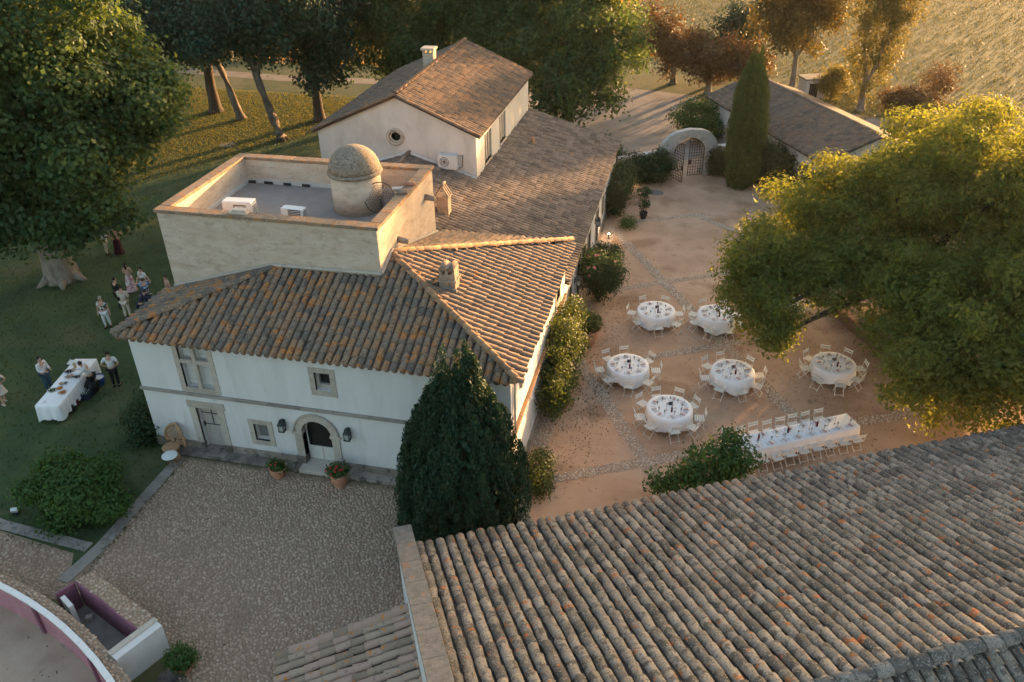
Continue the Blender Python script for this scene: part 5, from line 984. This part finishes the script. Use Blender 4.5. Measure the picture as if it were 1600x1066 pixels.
    for j in range(nv+1):
        ph = math.pi*.60*j/nv
        for i in range(nu): th = 2*math.pi*i/nu; b = 1.0 if math.sin(th) < .35 else .98; vs.append((cx+rr*.92*math.sin(ph)*math.cos(th), cy-.018*k+rr*1.05*b*math.sin(ph)*math.sin(th)*(1 if math.sin(th) < 0 or ph < .95 else .55), cz+.025*k+rr*1.02*math.cos(ph)))
    hm.add(vs, [(j*nu+i, (j+1)*nu+i, (j+1)*nu+(i+1) % nu, j*nu+(i+1) % nu) for j in range(nv) for i in range(nu)])
    if longhair: hm.tube([(cx, cy-.05*k, cz+.04*k), (cx, cy-.10*k, cz-.08*k), (cx, cy-.11*k, cz-.26*k)], [.08*k, .085*k, .05*k], 10)
    hm.build('hair', HAIR[hair], t, True)
    for s_ in (-1, 1): MB().lathe([(0, -.008), (.009, 0), (0, .008)], 6, (s_*.028*k+cx, cy+.088*k, cz+.005*k), False).build('eye', HAIR['dark'], t)
    mb = MB()
    for n in 'lr': a, b = P['ank'+n], P['toe'+n]; mb.tube([(a[0], a[1]-.05*k, .035), (a[0], a[1]+.04*k, .045), (b[0], b[1], .035), (b[0], b[1]+.05*k, .025)], [.05*k, .052*k, .045*k, .02], 8)
    mb.build('shoes', FAB['black'] if kind == 'trousers' else FAB['cream'], t, True)
    return t
d2 = RAD
person('man in a black and white printed shirt and white trousers on the lawn', (-7.95, 7.78, 0), d2(-160), 'print', 'white', 'grey', 1.74, 'hang', .05, sleeve='short')
person('woman with bare shoulders in a long pink floral dress, seen from behind', (-9.11, 11.43, 0), d2(20), None, 'floral', 'dark', 1.68, 'front', kind='dress', longhair=True)
person('person in a white top and pale jeans facing the lawn group', (-7.95, 11.1, 0), d2(170), 'white', 'palejeans', 'dark', 1.70, 'front', sleeve='short')
person('man in a dark suit behind the beige suit', (-8.45, 9.6, 0), d2(-20), 'black', 'black', 'dark', 1.78, 'hang')
person('man in a beige suit standing with his back to the house', (-7.55, 8.85, 0), d2(10), 'cream', 'cream', 'dark', 1.80, 'front', .04)
person('person in a blue patterned shirt with both arms raised', (-7.0, 9.9, 0), d2(30), 'blueprint', 'jeans', 'brown', 1.74, 'up', sleeve='short')
person('woman in a salmon top half hidden behind the roof edge', (-6.15, 10.6, 0), d2(150), 'salmon', 'cream', 'dark', 1.66, 'hang', sleeve='none')
person('person in dark navy bending forward beside the beige suit', (-6.75, 8.95, 0), d2(-40), 'navy', 'navy', 'dark', 1.72, 'reach', lean=.35, squat=.1)
person('woman in a long wine dark dress under the plane tree', (-12.75, 15.5, 0), d2(-150), 'wine', 'wine', 'dark', 1.72, 'hip', kind='dress', sleeve='none', longhair=True)
person('person in a pale top and pale trousers beside the dark dress', (-13.4, 15.25, 0), d2(-60), 'white', 'cream', 'dark', 1.70, 'front', .04, sk=1)
person('waiter in a white shirt and jeans behind the buffet', (-7.02, 2.35, 0), d2(-95), 'white', 'jeans', 'dark', 1.76, 'front')
person('waiter in a white shirt leaning over the coolers at the buffet', (-5.0, 2.75, 0), d2(120), 'white', 'black', 'dark', 1.76, 'reach', lean=.22, squat=.12)
person('man in a white t-shirt and black trousers at the end of the buffet', (-4.25, 3.25, 0), d2(25), 'white', 'black', 'dark', 1.80, 'hip', sleeve='short')
person('woman in a short cream lace dress walking at the left edge', (-8.25, 1.05, 0), d2(65), 'lace', 'lace', 'dark', 1.70, 'hip', .16, kind='short_dress', sleeve='short', longhair=True)
# buffet on the lawn
ba, bb = np.array([-5.28, .32]), np.array([-6.05, 3.86]); bc = (ba+bb)/2; bd = nrm(bb-ba); bl = float(np.linalg.norm(bb-ba)); br = math.atan2(bd[1], bd[0]); bnv = np.array([-bd[1], bd[0]])
t = thing('buffet_table', 'long folding buffet table on the lawn under a white cloth', 'table', (*bc, 0), br); MB().box((0, 0, .80), (bl-.02, .96, .03)).build('tabletop', TABLEW, t)
for sx in (-1, 1):
    for sy in (-1, 1): MB().tube([(sx*(bl/2-.25), sy*.4, 0), (sx*(bl/2-.25), sy*.4, .79)], .022, 6).build('leg', IRON, t)
cloth_rect('tablecloth', bl, 1.0, .823, .16, 'white cloth over the buffet table on the lawn', (*bc, 0), br, 5)
def bpos(u, v, z=.832): p = bc+bd*u+bnv*v; return (float(p[0]), float(p[1]), z)
FOOD = [plain('orange_food', (.55, .22, .04), .6), plain('dark_berries', (.05, .02, .03), .5), plain('salad', (.06, .12, .03), .7), plain('wood_board', (.34, .22, .12), .7)]
def platter(u, v, r_, m_, label):
    t = thing('platter', label, 'platter', bpos(u, v)); MB().lathe([(0, 0), (r_*.8, 0), (r_, .03), (r_*.8, .012), (0, .012)], 18, cap=False).build('dish', PLATE, t, True); mb = MB()
    for q in range(14): a = q*2.4; s_ = r_*.75*math.sqrt(q/14); mb.lathe([(0, -.025), (.035, 0), (0, .04)], 6, (s_*math.cos(a), s_*math.sin(a), .035), False)
    tag(mb.build('food', m_, t, True), kind='stuff')
platter(-.85, -.22, .19, FOOD[0], 'platter of orange food nearest the front end of the buffet'); platter(-.55, .05, .15, FOOD[0], 'small platter of orange food in the middle of the buffet'); platter(-.70, .30, .20, FOOD[2], 'platter of salad leaves at the waiter side of the buffet'); platter(.35, .05, .22, FOOD[3], 'wooden toned platter in the middle of the buffet'); platter(.35, -.28, .2, FOOD[1], 'platter of dark berries at the cooler side of the buffet'); platter(.75, .28, .2, FOOD[1], 'platter of dark fruit near the far half of the buffet')
for q, (u, v) in enumerate(((-.25, .12), (-.2, -.05), (.85, .1))):
    t = thing('serving_bowl', ['small glass bowl beside the salad platter', 'small glass bowl behind the orange platter', 'small glass bowl next to the dark fruit'][q], 'bowl', bpos(u, v)); MB().lathe([(.04, 0), (.10, .08), (.09, .08), (.03, .012)], 14, cap=False).build('bowl', LGLASS, t, True); MB().lathe([(0, .05), (.075, .055)], 12, cap=False).build('filling', FOOD[q % 3], t)
t = thing('carton', 'upright tan carton near the far end of the buffet', 'carton', bpos(1.05, .12), .4); MB().box((0, 0, .13), (.1, .1, .26)).build('box', plain('tan_card', (.52, .38, .2), .8), t, bevel=.005); MB().box((0, 0, .275), (.1, .02, .04)).build('flap', FAB['cream'], t)
t = thing('tray', 'grey tray lying on the far end of the buffet', 'tray', bpos(1.5, .38), br); MB().box((0, 0, .02), (.35, .5, .03)).build('base', ACM, t, bevel=.01); MB().box((0, .24, .05), (.35, .02, .04)).build('rim', ACM, t)
t = thing('napkin_stack', 'stack of white napkins at the front corner of the buffet', 'napkins', bpos(-1.55, .32), br)
for q in range(3): MB().box((0, 0, .012+q*.02), (.2, .2, .018), q*.1).build('napkin', CLOTH, t)
t = thing('bucket', 'blue plastic bucket by the kneeling waiter', 'bucket', (*bpos(.95, -.78, 0)[:2], 0)); MB().lathe([(.22, 0), (.30, .42), (.29, .42), (.21, .02), (0, .02)], 20, cap=False).build('tub', plain('blue_plastic', (.015, .06, .18), .4), t, True); MB().lathe([(.29, .36), (.0, .38)], 16, cap=False).build('ice', PLATE, t)
t = thing('bin_bag', 'black bin bag slumped beside the buffet', 'bin bag', (*bpos(.45, -.72, 0)[:2], 0)); mb = MB(); vs = []; n = 16
for j in range(9):
    ph = math.pi*j/8
    for i in range(n): a = 2*math.pi*i/n; r_ = .34*math.sin(ph)**.7*(1+.12*math.sin(3*a+j)+.08*math.sin(7*a-j*2)); vs.append((r_*math.cos(a), r_*math.sin(a), .30-.30*math.cos(ph)))
mb.add(vs, [(j*n+i, j*n+(i+1) % n, (j+1)*n+(i+1) % n, (j+1)*n+i) for j in range(8) for i in range(n)]); mb.build('bag', plain('bin_plastic', (.010, .010, .012), .3), t, True); MB().lathe([(.05, 0), (.03, .05), (.09, .12)], 10, (0, 0, .58), False).build('knot', DARK, t)
t = thing('bottle_crate', 'crate of bottles with pale caps beside the buffet', 'crate', (*bpos(.0, -.68, 0)[:2], 0), br); mb = MB().box((0, .19, .14), (.5, .02, .28)); mb.box((0, -.19, .14), (.5, .02, .28)); mb.box((.25, 0, .14), (.02, .4, .28)); mb.box((-.25, 0, .14), (.02, .4, .28)); mb.box((0, 0, .01), (.5, .38, .02)); mb.build('crate', plain('navy_plastic', (.02, .03, .06), .5), t)
for q in range(12): b_ = MB().lathe([(.035, 0), (.035, .2), (.014, .26), (.014, .33)], 8, (-.19+(q % 4)*.125, -.12+(q//4)*.12, .02)).build('bottle', plain('bottle_glass', (.05, .12, .10), .2), t, True); MB().lathe([(.018, 0), (.018, .03)], 8, (-.19+(q % 4)*.125, -.12+(q//4)*.12, .34)).build('cap', ACM, b_)
t = thing('handbag', 'dark red bag on the grass under the buffet front', 'bag', (*bpos(-.55, -.50, 0)[:2], 0), br+.3); MB().box((0, 0, .14), (.34, .16, .28), taper=.8).build('body', plain('red_leather', (.12, .02, .02), .5), t, bevel=.03); MB().tube([(-.1, 0, .27), (-.06, 0, .4), (.06, 0, .4), (.1, 0, .27)], .012, 6).build('strap', DARK, t)
t = thing('rucksack', 'small black rucksack on the grass at the buffet corner', 'bag', (*bpos(-1.05, -.52, 0)[:2], 0), br); MB().box((0, 0, .16), (.26, .18, .32), taper=.75).build('body', DARK, t, bevel=.05); MB().box((0, -.1, .12), (.18, .05, .14)).build('pocket', FAB['black'], t, bevel=.02)
# ------------------------------------------------------------------ cypresses
def cypress(name, label, base, h, prof, n, per, size, leaf, seed, tops, width=.26):
    """upright plumes over a body of profile [(z, radius)], with several pointed tops"""
    t = thing(name, label, 'tree', base); rg = np.random.default_rng(seed); tips = []; zs = [p[0] for p in prof]; rs = [p[1] for p in prof]
    mb = MB(); mb.tube([(0, 0, -.1), (0, 0, h*.5), (0, 0, h*.85)], [.22, .14, .04], 8)
    while len(tips) < n:
        z = rg.uniform(0, h*.93)**1.0; r_ = float(np.interp(z, zs, rs)); a = rg.uniform(0, 6.283)
        if rg.random() > r_/max(rs)+.12: continue
        q = r_*rg.uniform(.80, 1.02); x, y = q*math.cos(a), q*math.sin(a); L = rg.uniform(.9, 1.7); zt = z+L; qt = min(q*rg.uniform(.90, 1.0), float(np.interp(zt, zs, rs))+.12); tips.append(((x, y, z), (qt*math.cos(a), qt*math.sin(a), zt)))
    for (x, y, z0, z1) in tops:
        for k in range(9): a = rg.uniform(0, 6.283); tips.append(((x+.28*math.cos(a), y+.28*math.sin(a), z0+rg.uniform(-.3, .5)), (x+.08*math.cos(a), y+.08*math.sin(a), z1-rg.uniform(0, .6))))
    for a, b in tips[::9]: mb.tube([(0, 0, max(.2, a[2]-.5)), ((a[0]+b[0])*.47, (a[1]+b[1])*.47, (a[2]+b[2])/2)], [.04, .012], 4)
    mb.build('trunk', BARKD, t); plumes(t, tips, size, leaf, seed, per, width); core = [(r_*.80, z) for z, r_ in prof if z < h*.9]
    obj('inner_foliage', leaf_mesh('inner_foliage', *(lambda A: (A, A*np.array([1, 1, 0])+.01))(np.array([(r_*math.cos(a), r_*math.sin(a), z) for z, a, r_ in ((z, a, float(np.interp(z, zs, rs))*s) for z, a, s in zip(rg.uniform(.1, h*.93, 9000), rg.uniform(0, 6.283, 9000), rg.uniform(.55, .86, 9000)))])), size*2.0, LF[leaf], seed+1, .6, (0, 0, 1)), t)
    return t
cypress('cypress', 'broad dark green cypress with several pointed tops at the corner of the white house', (13.55, -2.35, 0), 6.9, [(0, 2.05), (.8, 2.28), (2, 2.22), (3.2, 2.0), (4.4, 1.7), (5.2, 1.4), (5.9, 1.0), (6.4, .62), (6.9, .2)], 330, 200, .11, 'cyp', 71, [(.5, .1, 5.3, 7.75), (-.35, -.1, 5.2, 7.1), (.05, -.5, 5.0, 6.9), (1.15, .0, 4.4, 6.3), (-.95, -.1, 4.6, 6.4), (-1.25, -.3, 3.9, 5.6), (1.3, -.2, 3.8, 5.6)], .20)
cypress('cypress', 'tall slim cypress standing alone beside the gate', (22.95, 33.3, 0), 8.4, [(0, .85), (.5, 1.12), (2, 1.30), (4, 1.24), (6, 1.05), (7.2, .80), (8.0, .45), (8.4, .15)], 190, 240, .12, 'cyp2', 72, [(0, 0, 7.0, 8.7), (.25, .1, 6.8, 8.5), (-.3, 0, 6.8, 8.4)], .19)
# ------------------------------------------------------------------ hedges, shrubs
def hedge2(name, label, c, rz, half, n, size, seed, leaf='hedge'):
    L = []; k = max(1, round(half[0]/.9)); ca, sa = math.cos(rz), math.sin(rz)
    for i in range(k):
        u = (-half[0]+half[0]*(2*i+1)/k)*.8; L.append((u*ca, u*sa, half[2]*(.95+.12*math.sin(i*2.1+seed)), max(half[0]/k*1.25, half[1])*(abs(ca)*.5+.6), max(half[1], .5)*(abs(sa)*.5+.75), half[2]*1.02))
    return bush(name, label, c, L, n, size, leaf, seed, .26, 24, 'hedge', None, .45)
hedge2('hedge', 'rounded dark hedge left of the gate arch', (16.75, 32.8, 0), RAD(24), (1.6, .9, 1.12), 14000, .15, 81)
hedge2('hedge', 'small dark hedge between the gate arch and the cypress', (21.6, 35.3, 0), RAD(27), (.8, .6, .95), 6000, .15, 82)
hedge2('hedge', 'tall dark hedge in front of the garden house right of the cypress', (25.3, 34.0, 0), RAD(-25), (1.9, 1.1, 1.5), 16000, .19, 83)
hedge2('hedge', 'dense leafy hedge sloping behind the big tree by the garden house', (28.0, 31.3, 0), RAD(-58), (2.3, 1.2, 1.3), 16000, .19, 84)
hedge2('hedge', 'leafy shrub mass at the near end of the garden house', (31.6, 29.6, 0), RAD(27), (2.6, 1.2, 2.0), 9000, .2, 97)
hedge('hedge', 'hidden clipped hedge added to block low sun behind the overhanging tree', (36.6, 30.4, 0), (12, 1.6, 4.2), RAD(27), 10000, .36, 'hedge', 96)  # added out of sight to keep stray sun off the courtyard tables
hedge2('wall_hedge', 'blue green climbing hedge against the end of the low wing', (15.2, 28.4, 0), RAD(87), (3.2, .62, 1.35), 18000, .13, 85)
bush('round_bush', 'big glossy round bush on the lawn beside the concrete strip', (-.45, -4.0, 0), [(0, 0, 1.05, 1.9, 1.45, 1.2), (.7, -.3, .85, 1.2, 1.0, 1.0), (-.8, .2, .9, 1.1, 1.0, 1.0)], 26000, .14, 'bush', 86, .22)
bush('corner_shrub', 'loose dark shrub at the left corner of the facade', (-.75, .35, 0), [(0, 0, .75, .75, .8, .75), (-.5, .9, .6, .6, .7, .6), (.3, -.5, .4, .5, .5, .4)], 4200, .14, 'hedge', 87, .26)
bush('eave_shrub', 'bushy shrub with yellowing leaves rising above the barn eave near the long table', (21.7, 1.0, 0), [(0, 0, 1.7, 1.0, .8, .9), (-.9, -.6, 1.5, .8, .6, .6), (.8, .3, 2.0, .7, .6, .6), (.5, .5, 2.6, .45, .4, .45), (-1.6, -.9, 1.5, .5, .45, .45)], 6500, .15, 'bush', 88, .22)
bush('bay_shrub', 'rounded grey green shrub left of the garden house', (19.5, 43.5, 0), [(0, 0, 1.7, 1.9, 1.6, 1.5), (.9, -1.6, 1.2, 1.3, 1.2, 1.1), (1.3, 1.2, 2.0, 1.3, 1.3, 1.0)], 12000, .17, 'bush', 89, .3)
bush('ivy_bush', 'dark ivy bush at the far end of the low wing roof', (13.3, 33.3, 0), [(0, 0, 1.7, 1.5, 1.3, 1.5), (-1.8, .8, 1.6, 1.6, 1.3, 1.4), (1.1, .4, 1.2, .8, .8, 1.0)], 9000, .17, 'hedge', 90, .3)
bush('rust_oleander', 'rust red flowering bush beside the poplar', (36.2, 53.4, 0), [(0, 0, 1.1, 1.6, 1.2, 1.0), (1.3, .2, .9, 1.0, .9, .8)], 6500, .2, 'red', 91, .3)
bush('bare_tamarisk', 'tall wispy reddish shrub at the edge of the field', (39.4, 56.5, 0), [(0, 0, 1.6, 1.3, 1.2, 1.5), (.7, .4, 2.3, 1.1, 1.0, 1.2)], 2600, .2, 'red', 92, .5, stems=22)
bush('yellow_bush', 'small sunlit yellow bush by the gravel road', (38.2, 51.6, 0), [(0, 0, .7, .95, .8, .7)], 2500, .17, 'gold', 93)
bush('red_bush', 'low russet bush at the right beside the road', (42.6, 52.6, 0), [(0, 0, .8, 1.3, 1.0, .7)], 2600, .2, 'red', 94)
bush('gold_shrub', 'golden shrub left of the poplar behind the stone hut', (31.0, 56.5, 0), [(0, 0, 1.4, 1.3, 1.2, 1.2), (.2, .2, 2.3, .9, .9, .8)], 4500, .2, 'gold', 95, .35)
# ------------------------------------------------------------------ trees
tree('plane_tree', 'huge plane tree with a pale thick trunk on the lawn at the left', (-13.9, 12.0, 0), 4.2, .78, [(-13, 14, 12.3, 5.5, 5, 4.6), (-9.6, 14.5, 8.6, 3.0, 3, 2.8), (-13.2, 12.2, 8, 4.6, 4.4, 3.8), (-10.6, 11.6, 5.3, 2.4, 2.3, 2.0), (-16.3, 11, 5.6, 3.6, 3, 2.6), (-8.7, 15.6, 9.6, 2.6, 2.6, 2.6), (-17.5, 14, 10, 5, 4, 5), (-14.6, 10.6, 4.2, 2.6, 2.0, 1.7), (-11.4, 10.8, 3.8, 1.7, 1.4, 1.2)], 118000, .245, 'plane', BARK, 101, .50, 26, twigs=60, aspect=.8, flare=1.32)
tree('robinia', 'dark leafed tree with a brown lit trunk, leftmost of the row behind the lawn', (-22.6, 43.4, 0), 4.5, .46, [(-23.3, 43, 8.5, 4.6, 4, 4), (-26, 44, 7, 3.5, 3, 3), (-21.5, 44, 11, 4, 3.5, 3.5)], 24000, .32, 'dark', BARKD, 102, .6, 24, 'trees behind the lawn')
tree('robinia', 'leaning slim trunk tree second in the row behind the lawn', (-19.1, 41.6, 0), 5.0, .30, [(-21, 42, 8.5, 3.6, 3.2, 3.2), (-19, 43, 11, 4, 3.6, 3.6), (-22.3, 41.5, 5.8, 1.7, 1.6, 1.5)], 20000, .32, 'dark', BARKM, 103, .6, 24, 'trees behind the lawn', lean=(-1.5, .4))
tree('robinia', 'forked grey trunk tree leaning left, nearest the gabled house', (-13.0, 37.0, 0), 5.2, .34, [(-16, 38, 9.2, 3.8, 3.4, 3.2), (-12.3, 38, 10.3, 3.6, 3.3, 3.6), (-18, 38, 8, 2.4, 2.2, 2.0)], 22000, .32, 'dark', BARKM, 104, .6, 24, 'trees behind the lawn', lean=(-1.6, .5))
tree('robinia', 'dark straight trunked tree close to the gable of the house', (-12.2, 42.6, 0), 4.0, .40, [(-11.3, 43, 6.2, 2.8, 2.6, 3.6), (-10.5, 43.5, 10, 3.4, 3.2, 3.6)], 20000, .32, 'dark', BARKD, 105, .6, 24, 'trees behind the lawn')
for i, (lab, b, L, sd_, lf) in enumerate((('dense dark plane tree behind the chimney of the gabled house', (-5.5, 47, 0), [(-5.5, 46, 6.3, 4.6, 3.6, 4.6), (-7.5, 47, 9.2, 3.6, 3.2, 3.2), (-3, 46.5, 4.2, 2.6, 2.4, 2.8)], 111, 'plane'), ('dense dark plane tree in the centre of the far tree line', (.5, 49, 0), [(-.5, 48, 6.8, 4.8, 4, 5), (2, 49, 9.6, 4, 3.6, 3.2)], 112, 'plane'), ('tall plane tree over the right end of the gabled roof', (4.6, 46.5, 0), [(5, 45.5, 6.8, 4, 3.6, 4.6), (4.6, 47, 10.4, 4, 3.6, 3.2), (7.6, 46.4, 13.2, 3.4, 3, 2.4)], 113, 'plane'),  # tall tree's topmost lobe is added out of view to shade the big plane tree
        ('plane tree with sunlit golden side above the low wing', (9.2, 43.8, 0), [(9.6, 43, 6.6, 3.9, 3.6, 4.2), (12.6, 44.6, 7.2, 3.2, 3, 3.4), (9.5, 40.5, 3.6, 2.6, 2.4, 2.4), (12.3, 42.3, 4.0, 2.0, 2.0, 2.0), (10.5, 45, 11.0, 3.4, 3, 2.8)], 114, 'plane'), ('dark background tree far behind the centre line', (-30, 74, 0), [(-30, 74, 5, 6, 4, 4), (-25, 75, 5, 5, 4, 4)], 115, 'dark'), ('dark background tree behind the left end of the lawn', (-33, 52, 0), [(-33, 51, 7, 5, 4, 4.5), (-36, 52, 10, 5, 4, 4)], 116, 'dark'))):
    tree('plane_tree', lab, b, 3.6, .5, L, 30000 if i < 4 else 14000, .30 if i < 4 else .42, lf, BARKD, sd_, .6, 24, 'far tree line')
for i, (lab, b, L, n, sz, lf) in enumerate((('rust tinted tree behind the gravel drive', (16.8, 60, 0), [(16.8, 60, 3.4, 3.0, 2.6, 2.4), (14.6, 61, 4.6, 2.6, 2.4, 2.6)], 11000, .26, 'red'), ('dark pine like tree left of the utility pole', (22.4, 63.5, 0), [(22.4, 63.5, 4.6, 2.2, 2, 2.6), (20.6, 62, 3.0, 2.2, 2, 1.8)], 9000, .26, 'dark'), ('amber tree between the drive and the garden house', (20.2, 57, 0), [(20.2, 57, 3.0, 2.6, 2.2, 1.9), (23.2, 57.4, 3.0, 2.2, 2.0, 1.9)], 10000, .25, 'red'), ('olive toned tree with a bare trunk behind the stone hut', (27.6, 57.6, 0), [(27.2, 57.8, 5.2, 2.4, 2.2, 2.0), (26.4, 59, 9.2, 4.0, 3.2, 3.6), (29.6, 59.2, 8.0, 2.2, 2.2, 2.8), (25.0, 58, 6.2, 1.8, 1.8, 1.6)], 22000, .26, 'warm'))):
    tree('field_tree', lab, b, 2.4 if i != 3 else 3.6, .26, L, n, sz, lf, BARK, 120+i, .5, 22, 'trees along the field', twigs=14)
t = tree('poplar', 'slender golden poplar with a pale split trunk at the field edge', (33.2, 53.7, 0), 2.4, .28, [(33.2, 53.7, 2.0, .9, .9, 1.4), (32.4, 53.9, 4.6, 1.2, 1.1, 2.4), (34.2, 53.7, 4.8, 1.3, 1.2, 2.6), (33.0, 54.1, 8.4, 2.1, 1.8, 3.4), (34.6, 54, 8.6, 1.9, 1.6, 3.0), (33.6, 54, 12, 2.0, 1.8, 3)], 22000, .20, 'gold', BARK, 131, .4, 20, twigs=40)
CAN = [(23.4, 12.3, 4.6, 2.1, 2.0, 1.8), (22.95, 10.6, 3.7, 1.4, 1.3, 1.4), (23.7, 9.5, 3.4, 1.35, 1.2, 1.3), (24.0, 8.7, 2.8, .95, .85, .95), (25.8, 15.6, 5.6, 3.0, 2.7, 2.2), (24.8, 11.6, 4.3, 1.5, 1.3, 1.2), (26.5, 12.2, 5.0, 2.0, 1.7, 1.2), (26.3, 10.8, 4.2, 1.6, 1.3, 1.0), (28.2, 12.0, 4.9, 1.9, 1.7, 1.5), (28.9, 15.4, 6.8, 3.7, 3.3, 2.6), (29.4, 10.2, 4.9, 2.3, 2.3, 2.2), (30.2, 8.8, 4.6, 2.6, 2.4, 2.5), (31.0, 6.4, 4.2, 2.7, 2.2, 2.6), (32.6, 13.4, 7.6, 4.0, 3.7, 3.1), (29.6, 6.3, 3.2, 1.8, 1.5, 1.9), (33.4, 8.6, 5.8, 2.9, 2.9, 3.1), (31.9, 18.6, 7.9, 3.3, 3.1, 2.6), (36, 12, 7, 4, 4, 3.6), (33.0, 5.6, 4.2, 2.3, 2.1, 2.6)]
tree('pepper_tree', 'wide feathery tree overhanging the courtyard tables from the right', (30.4, 14.6, .3), 3.2, .5, CAN, 225000, .20, 'mastic', BARKD, 141, .30, 24, shell=.5, aspect=.42, twigs=24, sub=10)
tree('pepper_tree', 'feathery tree at the right margin behind the wide one', (38.5, 21, 0), 3.0, .45, [(37.5, 20.5, 7.0, 4.0, 3.6, 3.0), (40.5, 18, 6.5, 4, 4, 3.4), (36.4, 23.6, 5.6, 3, 2.8, 2.4)], 30000, .25, 'mastic', BARKD, 142, .45, 24, shell=.55, aspect=.4)
# ------------------------------------------------------------------ grass and field growth (uncountable)
def tufts(name, label, poly, n, size, leaf, seed, z=0.0, keep=None, parent=None, up=1.0):
    rg = np.random.default_rng(seed); p = np.array(poly); a, b = p.min(0), p.max(0); q = rg.uniform(a, b, (n, 2))
    q = q[[in_poly(x, y, poly) for x, y in q]]
    if keep: q = q[keep(q[:, 0], q[:, 1])]
    m = len(q); P = np.column_stack([q, np.full(m, z+size*.35)]); N_ = rg.normal(0, 1, (m, 3)); N_[:, 2] *= .2
    return tag(obj(name, leaf_mesh(name, P, N_, size, LF[leaf], seed, .35, np.tile((0, 0, up), (m, 1)))), label, None, None, 'stuff')
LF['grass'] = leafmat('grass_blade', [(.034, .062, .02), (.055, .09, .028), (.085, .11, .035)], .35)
LF['field'] = leafmat('field_weed', [(.045, .075, .026), (.075, .095, .036), (.12, .115, .052)], .22)
LF['lit'] = leafmat('sun_tinted_blade', [(.05, .08, .025), (.085, .10, .03), (.12, .12, .036)], .5)  # brighter copy of the grass colours, sunlight painted into the blades
tufts('grass', 'short green grass of the lawn', [(-34, -6), (.9, -6), (.9, 11), (-.2, 30), (2, 46), (-36, 49)], 60000, .12, 'grass', 201, keep=lambda x, y: ~((x > -.3) & (y > 0)))
tufts('sun_tinted_grass', 'grass coloured brighter to look sunlit between the trunks behind the lawn', [(-40, 18), (-22, 20), (-11, 40), (-8, 50), (-40, 51)], 95000, .12, 'lit', 205)
tufts('field_growth', 'rough dry weeds covering the field', [(26, 58), (36, 52.5), (70, 47), (110, 140), (6, 120), (10, 72)], 70000, .27, 'field', 202)
tufts('dry_grass', 'dry grass beyond the lane behind the trees', [(-60, 60), (8, 62), (10, 110), (-70, 110)], 22000, .4, 'straw', 203)
tufts('verge_grass', 'dry yellow grass on the verge around the poplar', [(24, 60), (28, 48.5), (36, 51.8), (44, 50.8), (44, 56), (30, 60)], 9000, .20, 'field', 204)

def litter(name, label, pts, size, leaf, seed):
    rg = np.random.default_rng(seed); P = np.array(pts); P = np.column_stack([P, np.full(len(P), .012)]); N_ = np.tile((0, 0, 1.0), (len(P), 1)); return tag(obj(name, leaf_mesh(name, P, N_*2.5, size, LF[leaf], seed, .6)), label, None, None, 'stuff')
rg = np.random.default_rng(300); q = np.concatenate([rg.normal((27, 9), (4, 4), (1500, 2)), rg.normal((16.2, 7), (.8, 3.5), (1300, 2)), rg.normal((16, 14), (.7, 2), (500, 2)), rg.uniform((15.2, 1), (31, 30), (1100, 2))]); q = q[(q[:, 0] > 15.0) & (q[:, 1] > .3)]
litter('fallen_leaves', 'brown fallen leaves scattered over the sand', q, .07, 'red', 301)
q = np.concatenate([np.column_stack([rg.normal(1.62, .06, 260), rg.uniform(-6.8, -.8, 260)]), np.column_stack([rg.uniform(1.5, 13, 420), rg.normal(-.60, .06, 420)]), rg.uniform((1.8, -12), (14, -.8), (260, 2))])
tufts2 = np.column_stack([q, np.full(len(q), .035)]); tag(obj('weeds', leaf_mesh('weeds', tufts2, rg.normal(0, 1, (len(q), 3))*np.array([1, 1, .2]), .085, LF['grass'], 302, .4, np.tile((0, 0, 1.0), (len(q), 1)))), 'tiny weeds between the cobbles and along the ledge', None, None, 'stuff')
# ------------------------------------------------------------------ warm evening haze in the air
hz = MB().bx(-120, 150, -60, 170, -1.2, 22.5).build('haze', None); tag(hz, kind='stuff')
hm = bpy.data.materials.new('evening_haze'); hm.use_nodes = True; hn = hm.node_tree; hn.nodes.remove(hn.nodes['Principled BSDF'])
pv = hn.nodes.new('ShaderNodeVolumePrincipled'); pv.inputs['Color'].default_value = (1.0, .93, .84, 1); pv.inputs['Density'].default_value = .00006; pv.inputs['Anisotropy'].default_value = .55
hn.links.new(pv.outputs[0], hn.nodes['Material Output'].inputs['Volume']); hz.data.materials.append(hm)
